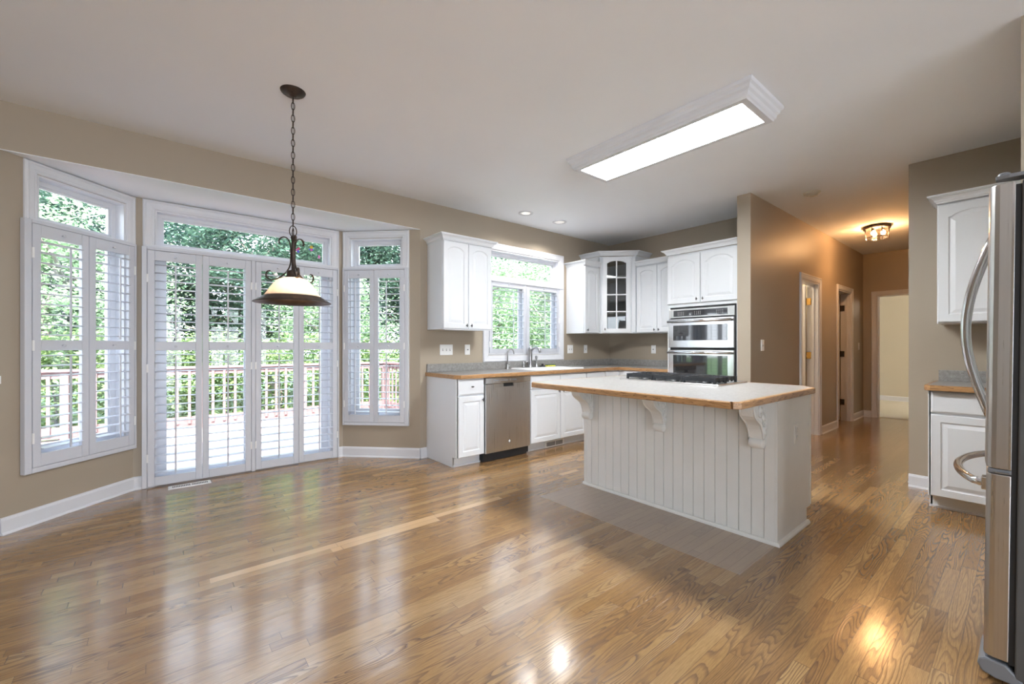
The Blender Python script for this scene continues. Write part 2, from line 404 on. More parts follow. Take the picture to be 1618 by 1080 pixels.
# ================================================================== room shell
CH = 2.752
def wall(name, L, H, T, holes=(), loc=(0,0,0), rz=0, m='wall', z0=0.0):
    """wall along local x, room face at y=0, thickness to +y; holes = (x0,x1,z0,z1)"""
    xs = sorted({0, L}|{h[0] for h in holes}|{h[1] for h in holes}); zs = sorted({z0, H}|{h[2] for h in holes if h[2] > z0}|{h[3] for h in holes})
    mb = MB()
    for i in range(len(xs)-1):
        run = None
        for j in range(len(zs)-1):
            cx, cz = (xs[i]+xs[i+1])/2, (zs[j]+zs[j+1])/2
            solid = not any(h[0] < cx < h[1] and h[2] < cz < h[3] for h in holes)
            if solid: run = (run[0] if run else zs[j], zs[j+1])
            if run and (not solid or j == len(zs)-2): mb.box(xs[i], xs[i+1], 0, T, run[0], run[1]); run = None
    return S_(mb.build(name, M[m], None, loc, rz))
# floor, ceilings
S_(MB().box(-4.2, 9.37, -4.2, 1.925, -.1, 0).box(-4.2, 5.54, 1.925, 4.2, -.1, 0).prism([(-.777,4.2),(2.15,4.2),(1.54,4.82),(-.167,4.82)], -.1, 0).build('floor', M['floor']))
S_(MB().box(-4.2, 9.3, -4.2, 4.29, CH, CH+.35).build('ceiling', M['ceil']))
S_(MB().prism([(-.777,4.292),(2.15,4.292),(1.60,4.95),(-.22,4.95)], 2.442, 2.80).prism([(-.777,4.1401),(2.15,4.1401),(2.15,4.30),(-.777,4.30)], 2.441, 2.4455).build('ceiling_bay', M['ceil']))
# window wall
wall('wall_north', 3.223, CH, .15, loc=(-4.0,4.14,0))
wall('wall_north_header', 2.927, CH, .15, loc=(-.777,4.14,0), z0=2.446)
wall('wall_north_kitchen', 3.4, CH, .15, [(3.05-2.15, 4.277-2.15, 1.085, 2.37)], loc=(2.15,4.14,0))
LB, CB, RB = ((-.777,4.14), radians(45)), ((-.167,4.75), 0), ((1.54,4.75), radians(-45))
wall('wall_bay_left', .8627, 2.442, .15, [(.195,.80,.43,2.36)], (-.777,4.14,0), radians(45))
wall('wall_bay_center', 1.707, 2.442, .15, [(.14,1.585,0,2.36)], (-.167,4.75,0), 0)
wall('wall_bay_right', .8627, 2.442, .15, [(.08,.67,.43,2.36)], (1.54,4.75,0), radians(-45))
# kitchen back wall, stub, hall
S_(MB().box(5.39, 5.54, 1.92, 4.14, 0, CH).build('wall_east', M['wall']))
wall('wall_hall_left', 4.63, CH, .13, [(1.52,2.21,0,2.04),(3.115,3.855,0,2.04)], (4.62,1.79,0))
S_(MB().box(4.95, 5.08, .02, .65, 0, CH).build('wall_pantry', M['wall']))
S_(MB().box(5.08, 9.25, .52, .65, 0, CH).build('wall_hall_right', M['wall']))
wall('wall_hall_end', 1.5, CH, .12, [(.44,1.20,0,2.04)], (9.25,2.05,0), radians(-90))
S_(MB().box(3.13, 4.95, -.10, .02, 0, CH).build('wall_alcove', M['wall']))
S_(MB().box(3.13, 3.25, -4.0, -.10, 0, CH).build('wall_alcove_side', M['wall']))
# room behind the photographer, with unseen windows added to let fill daylight in
BW = [(.5,1.9,.6,2.3),(2.7,4.5,.0,2.3),(5.0,6.4,.6,2.3)]  # invented south openings, sized for the amount of fill light
wall('wall_south', 7.13, CH, .15, [(7.13-b_,7.13-a_,c_,d_) for a_,b_,c_,d_ in BW], (3.13,-4.0,0), radians(180))
WW = [(.5,2.3,.6,2.3)]  # invented west opening, also for fill light
wall('wall_west', 8.14, CH, .15, WW, (-4.0,-4.0,0), radians(90))
def fill_window(name, w, z0, z1, loc, rz):  # simple unseen window, added only to admit daylight
    r = struct(name, loc, rz)
    mb = MB(); mb.box(0,.06,.02,.10,z0,z1).box(w-.06,w,.02,.10,z0,z1).box(.06,w-.06,.02,.10,z0,z0+.06).box(.06,w-.06,.02,.10,z1-.06,z1).box(w/2-.03,w/2+.03,.02,.10,z0+.06,z1-.06)
    mb.build('window_frame', M['trim'], r)
    MB().box(.06,w-.06,.055,.06,z0+.06,z1-.06).build('window_glass', M['glass'], r)
k = 6
for a_,b_,c_,d_ in BW:
    fill_window('window_%d' % k, b_-a_, c_, d_, (-4.0+b_, -4.0, 0), radians(180)); k += 1  # added fill-light window in the south wall
    portal((-4.0+(a_+b_)/2, -4.16, (c_+d_)/2), radians(180), b_-a_, d_-c_)
for a_,b_,c_,d_ in WW:
    fill_window('window_%d' % k, b_-a_, c_, d_, (-4.0, -4.0+a_, 0), radians(90)); k += 1  # added fill-light window in the west wall
    portal((-4.16, -4.0+(a_+b_)/2, (c_+d_)/2), radians(90), b_-a_, d_-c_)
# rooms off the hall
S_(MB().box(5.6, 5.7, 1.92, 3.4, 0, CH).box(7.15, 7.25, 1.92, 3.4, 0, CH).box(8.9,9.0,1.92,3.4,0,CH).box(5.6,9.0,3.4,3.5,0,CH).build('wall_closets', M['wall2']))
S_(MB().box(5.54, 9.37, 1.925, 3.5, -.1, 0).build('floor_closets', M['floor']))
S_(MB().box(5.54, 9.37, 4.30, 4.40, CH, CH+.01).box(5.54,9.0,1.85,3.5,CH+.35,CH+.36).build('trim_roof_edge', M['trim']))
S_(MB().box(12.3, 12.4, -.5, 3.0, 0, CH).box(9.37,12.3,2.9,3.0,0,CH).box(9.37,12.3,-.5,-.4,0,CH).build('wall_far_room', M['wall2']))
S_(MB().box(9.30, 12.3, -.5, 3.0, -.1, .004).build('floor_far_room', M['carpet']))
S_(MB().box(9.3, 12.4, -.5, 3.0, CH, CH+.1).build('ceiling_far_room', M['ceil']))

# baseboards
BB = [(0,0),(0,-.014),(.09,-.014),(.105,-.008),(.108,0)]
def baseboard(name, x0, x1, loc=(0,0,0), rz=0, q=None):
    mb = MB(); mb.loops([[(x, y, z) for z, y in BB] for x in (x0, x1)], True, True, True)
    mb.add([(x0,-.014,0),(x0,-.024,0),(x0,-.020,.012),(x0,-.014,.016),(x1,-.014,0),(x1,-.024,0),(x1,-.020,.012),(x1,-.014,.016)],
           [(0,1,2,3),(7,6,5,4),(0,4,5,1),(1,5,6,2),(2,6,7,3)])
    return S_(mb.build(name, M['trim'], None, loc, rz))
baseboard('baseboard_north', 0, 3.223, (-4.0,4.14,0))
baseboard('baseboard_bay_left', 0, .860, (-.777,4.14,0), radians(45))
baseboard('baseboard_bay_center', 0, .056, (-.167,4.75,0))
baseboard('baseboard_bay_center', 1.652, 1.707, (-.167,4.75,0))
baseboard('baseboard_bay_right', 0, .8627, (1.54,4.75,0), radians(-45))
baseboard('baseboard_kitchen', 0, .075, (2.15,4.14,0))
baseboard('baseboard_stub', 0, .13, (4.62,1.92,0), radians(-90))
baseboard('baseboard_hall_left', 0, 1.44, (4.62,1.79,0))
baseboard('baseboard_hall_left', 2.29, 3.04, (4.62,1.79,0))
baseboard('baseboard_hall_left', 3.93, 4.63, (4.62,1.79,0))
baseboard('baseboard_hall_end', .26, .37, (9.25,2.05,0), radians(-90))
baseboard('baseboard_hall_end', 1.28, 1.40, (9.25,2.05,0), radians(-90))
baseboard('baseboard_hall_right', 0, 4.17, (9.25,.65,0), radians(180))
baseboard('baseboard_pantry', 0, .185, (4.95,.65,0), radians(-90))
baseboard('baseboard_far_room', 0, 3.3, (12.3,2.9,0), radians(-90))
baseboard('baseboard_far_room_side', 0, 2.9, (9.38,2.9,0))

# ================================================================== windows
CAS = [(0,0),(0,-.012),(.006,-.020),(.016,-.022),(.024,-.017),(.052,-.015),(.060,-.012),(.066,-.013),(.074,-.008),(.076,0)]
def ring(mb, x0, x1, z0, z1, w, y0, y1, wb=None):
    wb = wb or w
    return mb.box(x0,x0+w,y0,y1,z0,z1).box(x1-w,x1,y0,y1,z0,z1).box(x0+w,x1-w,y0,y1,z1-w,z1).box(x0+w,x1-w,y0,y1,z0,z0+wb)
def window_unit(name, loc, rz, cas, hole, mull, sashes, door=False, sf=None):
    """cas = casing outer (x0,x1,z0,z1); hole likewise; mull = (z0,z1) of transom bar; sashes = x splits of the lower part"""
    r = struct(name, loc, rz)
    x0,x1,z0,z1 = cas; h0,h1,g0,g1 = hole; cw = h0-x0
    k = cw/.076; prof = [(a*k, b_) for a, b_ in CAS]
    if door: MB().sweep([(x0,0),(x0,z1),(x1,z1),(x1,0)], prof, False, 'xz', -1).build('casing', M['trim'], r)
    else: MB().sweep([(x0,z0),(x0,z1),(x1,z1),(x1,z0)], prof, True, 'xz', -1).build('casing', M['trim'], r)
    e = .001
    j = MB(); j.box(h0+e,h0+.014,0,.15,g0,g1-e).box(h1-.014,h1-e,0,.15,g0,g1-e).box(h0+.014,h1-.014,0,.15,g1-.014,g1-e)
    if not door: j.box(h0+.014,h1-.014,0,.17,g0+e,g0+.016)
    else: j.box(h0+.014,h1-.014,0.005,.17,0.001,.022)
    j.build('jamb', M['trim'], r)
    MB().box(h0+.014,h1-.014,-.006,.15,mull[0],mull[1]).box(x0+.02,x1-.02,-.024,-.0,mull[0]-.002,mull[1]+.004).build('transom_bar', M['trim'], r, bevel=.003)
    t = MB(); ring(t, h0+.014, h1-.014, mull[1], g1-.014, .032, .075, .125); ring(t, h0+.046,h1-.046,mull[1]+.032,g1-.046,.014,.088,.112)
    t.build('transom_sash', M['trim'], r)
    MB().box(h0+.058,h1-.058,.098,.102,mull[1]+.044,g1-.058).build('transom_glass', M['glass'], r)
    xs = [h0+.014]+list(sashes)+[h1-.014]; w = .052 if door else .042
    for a_, b_ in zip(xs[:-1], xs[1:]):
        s_ = MB(); lo = .022 if door else g0+.016; ring(s_, a_, b_, lo, mull[0], w, .075, .12, .07 if door else .05)
        ring(s_, a_+w, b_-w, lo+(.07 if door else .05), mull[0]-w, .012, .085, .11)
        so = s_.build('door_sash' if door else 'window_sash', M['trim'], r)
        MB().box(a_+w, b_-w, .096,.100, lo+(.07 if door else .05), mull[0]-w).build('glass', M['glass'], so)
    if sf:
        a_,b_,c_,d_, wl, wr, wt, wb = sf
        q = MB(); q.box(a_,a_+wl,-.036,-.0,c_,d_).box(b_-wr,b_,-.036,0,c_,d_).box(a_+wl,b_-wr,-.036,0,d_-wt,d_)
        if wb: q.box(a_+wl,b_-wr,-.036,0,c_,c_+wb)
        q.build('shutter_frame', M['shut'], r, bevel=.004)
    return r
w1 = window_unit('window_1', (-.777,4.14,0), radians(45), (.12,.874,.354,2.437), (.195,.80,.43,2.36), (2.015,2.05), [], False, (.103,.862,.350,2.043,.041,.016,.024,.034))
w2 = window_unit('door_1', (-.167,4.75,0), 0, (.060,1.664,0,2.437), (.140,1.585,0,2.36), (2.015,2.05), [.8625], True, (.054,1.654,.001,2.036,.033,.012,.026,0))
w3 = window_unit('window_2', (1.54,4.75,0), radians(-45), (.005,.745,.345,2.437), (.080,.67,.43,2.36), (2.015,2.05), [], False, (.012,.745,.345,2.036,.020,.042,.022,.032))
w4 = window_unit('window_3', (0,4.14,0), 0, (2.971,4.352,1.003,2.45), (3.05,4.277,1.085,2.37), (1.985,2.03), [3.66], False, None)
MB().box(3.064,4.263,-.004,.03,1.1005,1.112).build('shutter_stop', M['trim'], w4)

# ================================================================== plantation shutters
def louver_mb(mb, x0, x1, zc, yc, w=.074, th=.0092, tilt=0.0):
    L = []
    for x in (x0, x1):
        l = []
        for k_ in range(12):
            a = 2*pi*k_/12; yy, zz = w/2*cos(a), th/2*sin(a)*(1 if abs(cos(a)) < .95 else .7)
            l.append((x, yc+yy*cos(tilt)-zz*sin(tilt), zc+yy*sin(tilt)+zz*cos(tilt)))
        L.append(l)
    mb.loops(L, True, True, True, False)
def shutter(label, group, loc, rz, x0, x1, z0, z1, rails, rodx=.5, hinge='l', yf=-.036, stile=.047, tilt=radians(1), sp=.0725):
    """rails = list of (z0,z1) openings filled with louvers"""
    c_, s_ = cos(rz), sin(rz); cx = (x0+x1)/2
    t = thing('plantation_shutter', label, 'shutter', (loc[0]+cx*c_, loc[1]+cx*s_, z0), rz, group)
    w = (x1-x0)/2-.0015; y0, y1 = yf, yf+.028; H = z1-z0
    f = MB(); f.box(-w,-w+stile,y0,y1,0,H).box(w-stile,w,y0,y1,0,H)
    ops = sorted((a-z0, b_-z0) for a, b_ in rails)
    zz = 0
    for a, b_ in ops: f.box(-w+stile,w-stile,y0+.002,y1-.002,zz,a); zz = b_
    f.box(-w+stile,w-stile,y0+.002,y1-.002,zz,H)
    f.build('panel_frame', M['shut'], t, bevel=.003)
    for a, b_ in ops:
        n = max(2, round((b_-a)/sp)); lm = MB(); d = (b_-a)/n
        for i in range(n): louver_mb(lm, -w+stile+.001, w-stile-.001, a+d*(i+.5), (y0+y1)/2, tilt=tilt)
        lm.build('louvers', M['shut'], t)
        rx = -w+stile+(2*w-2*stile)*rodx
        MB().box(rx-.006,rx+.006,y0-.033,y0-.023,a+.01,b_-d*.6).build('tilt_rod', M['shut'], t, bevel=.0025)
    for a, b_ in ops: MB().lathe([(.004,0),(.004,-.010),(.009,-.014),(.010,-.020),(.006,-.024),(.001,-.025)], ((-.0), y0+.002, b_+.035), 12, 'y', cap0=True, cap1=True).build('knob', M['shut'], t)
    hx = -w if hinge == 'l' else w
    for hz in (H*.12, H*.5, H*.88):
        MB().box(hx-.006,hx+.006,y0-.006,y0+.004,hz-.035,hz+.035).build('hinge', M['plate'], t, bevel=.001)
    return t
LG, CG, RG, KG = 'shutters on the left bay window', 'full height shutters across the glass doors', 'shutters on the right bay window', 'shutters over the kitchen sink'
lz = [(.470,1.168),(1.240,1.938)]
L1 = (-.777,4.14,0)
shutter('white louvered shutter panel leftmost in the photo, on the left angled bay window', LG, L1, radians(45), .146, .495, .386, 2.017, lz, .62)
shutter('white louvered shutter panel on the left angled bay window, beside the glass doors', LG, L1, radians(45), .495, .844, .386, 2.017, lz, .62, 'r')
cz = [(.085,1.160),(1.236,1.925)]
C1 = (-.167,4.75,0)
for a_, b_, lb, hg, rx in ((.089,.466,'floor length white shutter, leftmost of the four, above the floor vent','l',.5),
                       (.466,.845,'floor length white shutter, second from left across the glass doors','r',.5),
                       (.879,1.260,'floor length white shutter directly behind the hanging pendant lamp','l',.52),
                       (1.260,1.640,'floor length white shutter, rightmost of the four across the glass doors','r',.5)):
    shutter(lb, CG, C1, 0, a_, b_, .012, 2.008, cz, rx, hg, yf=-.034)
MB().box(.846,.878,-.036,-.002,.002,2.010).build('shutter_post', M['shut'], w2, bevel=.002)
R1 = (1.54,4.75,0)
rzz = [(.458,1.160),(1.236,1.925)]
shutter('white louvered shutter panel on the right angled bay window, nearer the glass doors', RG, R1, radians(-45), .033, .366, .380, 2.012, rzz, .38)
shutter('white louvered shutter panel on the right angled bay window, nearer the kitchen cabinets', RG, R1, radians(-45), .366, .702, .380, 2.012, rzz, .42, 'r')
K1 = (0,4.14,0)
shutter('short white shutter panel over the sink, partly hidden behind the wall cabinet', KG, K1, 0, 3.066, 3.655, 1.113, 1.983, [(1.165,1.925)], .62, 'l', yf=-.012, tilt=radians(0))
shutter('short white shutter panel over the sink, right half behind the main faucet', KG, K1, 0, 3.667, 4.260, 1.113, 1.983, [(1.165,1.925)], .5, 'r', yf=-.012, tilt=radians(0))
MB().box(3.6555,3.6665,-.012,.020,1.113,1.983).build('shutter_post', M['shut'], w4)
portal((-.777+.5*.707-.16*.707, 4.14+.5*.707+.16*.707, 1.4), radians(45), .6, 1.93)
portal((.695, 4.93, 1.18), 0, 1.44, 2.36)
portal((1.54+.375*.707+.16*.707, 4.75-.375*.707+.16*.707, 1.4), radians(-45), .6, 1.93)
portal((3.66, 4.31, 1.73), 0, 1.22, 1.28)
# small clear decals stuck on the door transom
def decal(label, x, z, kind):
    t = thing('window_decal', label, 'decal', (x, 4.843, z), 0)
    if kind == 0:
        MB().prism_y([(-.028,-.005),(-.012,.012),(0,0),(-.012,-.016)],0,.002).build('wing', M['decal_p'], t)
        MB().prism_y([(-.014,.008),(.004,.032),(.022,.020),(.010,.004)],0,.002).build('petal', M['decal'], t)
        MB().prism_y([(-.012,-.012),(0,.004),(.014,-.010),(0,-.034)],0,.002).build('petal', M['decal_b'], t)
    elif kind == 1:
        MB().lathe([(.0,0),(.018,0),(.018,.002),(0,.002)],(0,0,.018),14,'y').build('petal', M['decal_y'], t)
        MB().lathe([(.0,0),(.013,0),(.013,.002),(0,.002)],(0,-.001,-.010),14,'y').build('petal', M['decal_p'], t)
        MB().prism_y([(-.03,-.006),(-.010,.004),(.010,.004),(.03,-.006),(.0,-.024)],0,.001).build('wing', M['decal_b'], t)
    else:
        MB().prism_y([(-.012,0),(0,.024),(.012,0),(0,-.024)],0,.002).build('petal', M['decal_p'], t)
        MB().prism_y([(-.018,-.014),(0,.004),(.018,-.014)],.002,.003).build('wing', M['trim'], t)
decal('small red and blue flower decal stuck on the transom glass, nearest the lamp', 1.115, 2.196, 0)
decal('small yellow topped flower decal stuck on the transom glass', 1.244, 2.226, 1)
decal('tiny pink decal low on the transom glass, rightmost of the three', 1.322, 2.152, 2)

# ================================================================== cabinet kit (local: x right, wall at y=0, front towards -y)
def outline(x0,x1,z0,z1,ins,rise,y,K=19):
    xl, xr, zb, zt = x0+ins, x1-ins, z0+ins, z1-ins
    zs = zt-rise; l = [(xl,y,zb),(xr,y,zb)]
    for i in range(K):
        u = 1-2*i/(K-1); x = (xl+xr)/2+(xr-xl)/2*u
        z = zs+rise*max(0,1-(u/.90)**2)**.62 if rise else zt
        l.append((x,y,z))
    return l
def door_mb(w, h, rise=0, ins=.052, t=.019, plain=False, K=19):
    m = MB(); x0, x1 = -w/2, w/2
    L = [outline(x0,x1,0,h,0,0,0,K), outline(x0,x1,0,h,0,0,-t+.005,K), outline(x0,x1,0,h,.005,0,-t,K)]
    if not plain:
        L += [outline(x0,x1,0,h,ins,rise,-t,K), outline(x0,x1,0,h,ins+.005,rise,-t+.006,K), outline(x0,x1,0,h,ins+.012,rise,-t+.007,K),
              outline(x0,x1,0,h,ins+.034,rise,-t+.001,K), outline(x0,x1,0,h,ins+.037,rise,-t,K)]
    return m.loops(L, True, True, True)
def pull(parent, x, y, z, horiz=False, part='knob'):
    m = MB(); m.lathe([(.006,0),(.005,-.008),(.004,-.016)], (x,y,z), 10, 'y', cap0=True, cap1=True)
    a, b_ = (.020,.006) if horiz else (.006,.020)
    m.ball((x,y-.020,z), (a,.006,b_), 10, 8); m.ball((x,y-.021,z), (.009,.007,.009), 10, 6)
    return m.build(part, M['knob'], parent)
def panel_door(parent, x0, x1, z0, z1, y, rise=0, knob=None, name='door', ins=.052):
    """local door spanning x0..x1, z0..z1, back at y; knob = (x,z[,horizontal])"""
    d = door_mb(x1-x0-.003, z1-z0-.003, rise, ins).build(name, M['cab'], parent, ((x0+x1)/2, y, z0+.0015))
    if knob: pull(d, knob[0]-(x0+x1)/2, -.019, knob[1]-z0, len(knob) > 2)
    return d
def drawer_front(parent, x0, x1, z0, z1, y, knob=True, name='drawer'):
    m = MB(); w, h = (x1-x0)/2-.0015, z1-z0-.003
    L = [[(-w+i,yy,i),(w-i,yy,i),(w-i,yy,h-i),(-w+i,yy,h-i)] for i, yy in ((0,0),(0,-.013),(.012,-.019),(.013,-.019))]
    m.loops(L, True, True, True)
    d = m.build(name, M['cab'], parent, ((x0+x1)/2, y, z0+.0015))
    if knob: pull(d, 0, -.019, (z1-z0)*.52, True)
    return d
CROWN = [(0,0),(.003,0),(.004,.009),(.010,.013),(.015,.026),(.028,.040),(.040,.045),(.042,.051),(.050,.053),(.050,.062),(0,.062)]
def crown(parent, path, z, flip=-1):
    return MB().sweep(path, [(a, z+h) for a, h in CROWN], False, 'xy', flip).build('crown_moulding', M['cab'], parent)

R0, RW = 0, radians(-90)
# ---- wall cabinet left of the sink window
t = thing('wall_cabinet', 'white two-door wall cabinet hanging left of the kitchen sink window', 'cabinet', (2.235,4.139,1.372), 0)
MB().box(0,.622,-.312,0,0,.925).box(.02,.602,-.330,-.312,-.006,.0).build('cabinet_box', M['cab'], t, bevel=.001)
panel_door(t, .004, .311, .006, .915, -.314, .035, (.283,.042))
panel_door(t, .313, .619, .006, .915, -.314, .035, (.343,.042))
crown(t, [(0,-.001),(0,-.335),(.622,-.335),(.622,-.001)], .917)
# ---- narrow wall cabinet right of the window
t = thing('wall_cabinet', 'narrow white single-door wall cabinet right of the sink window', 'cabinet', (4.415,4.139,1.372), 0)
MB().box(0,.309,-.322,0,0,.925).build('cabinet_box', M['cab'], t, bevel=.001)
panel_door(t, .004, .306, .006, .905, -.324, .030, (.045,.042))
crown(t, [(0,-.001),(0,-.345),(.309,-.345)], .917)
# ---- diagonal corner cabinet
cx, cy = 5.389, 4.139
t = thing('corner_cabinet', 'tall white diagonal corner cabinet with an arched glass pane door', 'cabinet', (cx,cy,1.372), 0)
P = [(-.664,0),(-.664,-.335),(-.632,-.345),(-.325,-.652),(-.330,-.700),(0,-.700)]
m = MB()
m.prism(P, 0, .018).prism(P, 1.050, 1.072)
m.box(-.664,-.646,-.335,0,.018,1.05).box(-.664,-.628,-.347,-.318,.018,1.05).box(-.345,-.312,-.702,-.645,.018,1.05).box(-.33,0,-.700,-.682,.018,1.05).box(-.646,0,-.012,0,.018,1.05).box(-.012,0,-.682,-.012,.018,1.05)
def diag(m_, s0, s1, y0, y1, z0, z1):      # box on the diagonal face
    A = Vector((-.647,-.330)); D = Vector((.7071,-.7071)); Nn = Vector((-.7071,-.7071))
    q = [A+D*s0+Nn*(-y1), A+D*s1+Nn*(-y1), A+D*s1+Nn*(-y0), A+D*s0+Nn*(-y0)]
    m_.prism([tuple(v) for v in q], z0, z1)
diag(m, .0, .045, 0, .02, .018, 1.05); diag(m, .411, .456, 0, .02, .018, 1.05)
m.build('cabinet_box', M['cab'], t, bevel=.001)
for q, zz in enumerate((.27,.53,.79)):
    MB().prism([(-.640,-.02),(-.640,-.31),(-.36,-.600),(-.02,-.670),(-.02,-.02)], zz, zz+.016).build('shelf', M['cabin'], t)
A = Vector((-.647,-.330)); cpt = A+Vector((.7071,-.7071))*.228
d = bpy.data.objects.new('door', None)
w_, h_ = .378, 1.058; K = 19
L = [outline(-w_/2,w_/2,0,h_,0,0,0,K), outline(-w_/2,w_/2,0,h_,0,0,-.015,K), outline(-w_/2,w_/2,0,h_,.004,0,-.019,K), outline(-w_/2,w_/2,0,h_,.058,.032,-.019,K), outline(-w_/2,w_/2,0,h_,.060,.032,0,K)]
m = MB().loops(L, True, ring=True)
m.box(-.008,.008,-.017,-.004,.059,h_-.060)
for zz in (.295,.530,.765): m.box(-w_/2+.059,w_/2-.059,-.016,-.004,zz-.008,zz+.008)
d = m.build('door', M['cab'], t, (cpt.x, cpt.y, .008), radians(-45))
pull(d, -w_/2+.028, -.019, .050)
MB().box(-w_/2+.056,w_/2-.056,-.004,-.001,.056,h_-.056).build('glass', M['cabglass'], d)
crown(t, [(-.664,-.001),(-.664,-.345),(-.640,-.361),(-.316,-.676),(-.300,-.700),(0,-.700)], 1.076)
# ---- wall cabinet on the back wall
t = thing('wall_cabinet', 'white two-door wall cabinet between the glass corner cabinet and the ovens', 'cabinet', (5.389,3.436,1.372), RW)
MB().box(0,.655,-.310,0,0,.925).build('cabinet_box', M['cab'], t, bevel=.001)
panel_door(t, .006, .318, .006, .905, -.312, .033, (.286,.042))
panel_door(t, .320, .652, .006, .905, -.312, .033, (.350,.042))
crown(t, [(0,-.333),(.655,-.333)], .917)
# ---- oven tower
t = thing('oven_cabinet', 'tall white cabinet tower built around the wall ovens', 'cabinet', (5.389,2.780,0), RW)
m = MB(); m.box(0,.850,-.640,0,.10,.66).box(0,.850,-.640,0,1.655,2.282).box(0,.032,-.640,0,.66,1.655).box(.800,.850,-.640,0,.66,1.655).box(.032,.800,-.03,0,.66,1.655).box(.0,.850,-.57,0,0,.10)
m.build('cabinet_box', M['cab'], t, bevel=.001)
panel_door(t, .006, .409, 1.692, 2.262, -.642, .055, (.375,1.735), ins=.055)
panel_door(t, .415, .830, 1.692, 2.262, -.642, .055, (.447,1.735), ins=.055)
drawer_front(t, .02, .82, .14, .60, -.641, False)
crown(t, [(0,-.400),(0,-.662),(.848,-.662)], 2.282)
# ---- double oven
t = thing('double_wall_oven', 'stainless steel double wall oven with black glass doors set in the white tower', 'oven', (5.389,2.780,.66), RW)
Z = lambda z: z-.66
m = MB().box(.036,.796,-.640,-.06,.004,.990); m.build('oven_chassis', M['rub'], t)
MB().box(.030,.788,-.664,-.6405,Z(1.528),Z(1.632)).build('control_panel', M['steel'], t, bevel=.003)
cp = MB().box(.092,.716,-.667,-.6645,Z(1.544),Z(1.614)).build('control_glass', M['blackg'], t)
mk = MB()
for gx in (.15,.35,.60):
    for r_ in range(3):
        for c_ in range(4): mk.box(gx+c_*.022-.004,gx+c_*.022+.004,-.6678,-.6672,Z(1.560)+r_*.015,Z(1.563)+r_*.015)
mk.box(.292,.300,-.6678,-.6672,Z(1.556),Z(1.572))
mk.build('button_marks', M['plate'], cp)
def oven_door(za, zb, wa, wb, hz):
    m = MB(); y = -.672
    L = [[(x0_,y_,z0_),(x1_,y_,z0_),(x1_,y_,z1_),(x0_,y_,z1_)] for x0_,x1_,z0_,z1_,y_ in (
        (.030,.788,Z(za),Z(zb),-.645),(.030,.788,Z(za),Z(zb),y+.004),(.034,.784,Z(za)+.004,Z(zb)-.004,y),(.090,.720,Z(wa),Z(wb),y),(.092,.718,Z(wa)+.002,Z(wb)-.002,y+.006))]
    m.loops(L, True, True, False)
    d_ = m.build('oven_door', M['steel_h'], t)
    MB().box(.0925,.7175,y+.004,y+.012,Z(wa)+.0025,Z(wb)-.0025).build('door_glass', M['blackg'], d_)
    hh = MB(); hh.tube([(.040,y-.045,Z(hz)),(.778,y-.045,Z(hz))], .014, 12)
    hh.tube([(.075,y,Z(hz)),(.075,y-.045,Z(hz))], .009, 8).tube([(.743,y,Z(hz)),(.743,y-.045,Z(hz))], .009, 8)
    hh.build('handle', M['steel_h'], d_)
oven_door(1.180,1.516,1.262,1.438,1.484)
oven_door(.700,1.152,.80,1.092,1.122)

# ---- base cabinets on the window wall
def base_cabinet(label, loc, rz, w, parts, end=None, d=.598, skip=False):
    t = thing('base_cabinet', label, 'cabinet', loc, rz)
    m = MB().box(.0,w,-d+.075,0,0,.10)
    if skip: m.box(0,w,-d,0,.10,.72).box(0,w,-d,-d+.018,.72,.874).box(0,.016,-d+.018,0,.72,.874).box(w-.01,w,-d+.018,0,.72,.874)
    else: m.box(0,w,-d,0,.10,.874)
    if end == 'l': m.prism_x([(0,0),(-d+.075,0),(-d+.075,.10),(-d,.10),(-d,.874),(0,.874)], -.006, .012)
    m.build('cabinet_box', M['cab'], t, bevel=.001)
    MB().box(-.006 if end == 'l' else 0, w, -d+.062,-d+.075,0,.018).build('toe_kick_strip', M['trim'], t, bevel=.003)
    for p in parts:
        if p[0] == 'dr': drawer_front(t, p[1], p[2], .712, .866, -d-.001, p[3])
        elif p[0] == 'fd': drawer_front(t, p[1], p[2], .712, .866, -d-.001, False, 'false_front')
        else: panel_door(t, p[1], p[2], .104, .700, -d-.001, 0, p[3])
    return t
base_cabinet('narrow white base cabinet at the left end of the counter beside the dishwasher', (2.232,4.139,0), 0, .322,
             [('dr',.008,.316,True),('do',.008,.316,(.292,.655))], 'l')
t = base_cabinet('white two-door sink base cabinet just right of the dishwasher', (3.182,4.139,0), 0, .945,
             [('fd',.006,.477,False),('fd',.483,.940,False),('do',.006,.477,(.445,.668)),('do',.483,.940,(.513,.668))], skip=True)
vt = MB().box(.292,.612,-.545,-.534,.006,.078).build('toe_kick_vent', M['plate'], t, bevel=.002)
sl = MB()
for i in range(16): sl.box(.318+i*.009,.322+i*.009,-.547,-.5445,.018,.066)
sl.build('vent_slots', M['carcassv'], vt)
sl = MB()
for i in range(13): sl.box(.472+i*.009,.476+i*.009,-.547,-.5445,.018,.066)
sl.build('vent_slots', M['carcassv'], vt)
base_cabinet('white base cabinet with drawer between sink cabinet and corner', (4.128,4.139,0), 0, .372,
             [('dr',.006,.368,True),('do',.006,.368,(.04,.66))])
t = thing('base_cabinet', 'white corner base cabinet where the two kitchen counters meet', 'cabinet', (5.389,4.139,0), 0)
MB().prism([(-.888,-.003),(-.888,-.598),(-.598,-.598),(-.598,-.660),(-.003,-.660),(-.003,-.003)], .10, .874).prism([(-.888,-.003),(-.888,-.523),(-.523,-.523),(-.523,-.660),(-.003,-.660),(-.003,-.003)], 0, .10).build('cabinet_box', M['cab'], t, bevel=.001)
drawer_front(t, -.882, -.60, .712, .866, -.599, False, 'false_front')
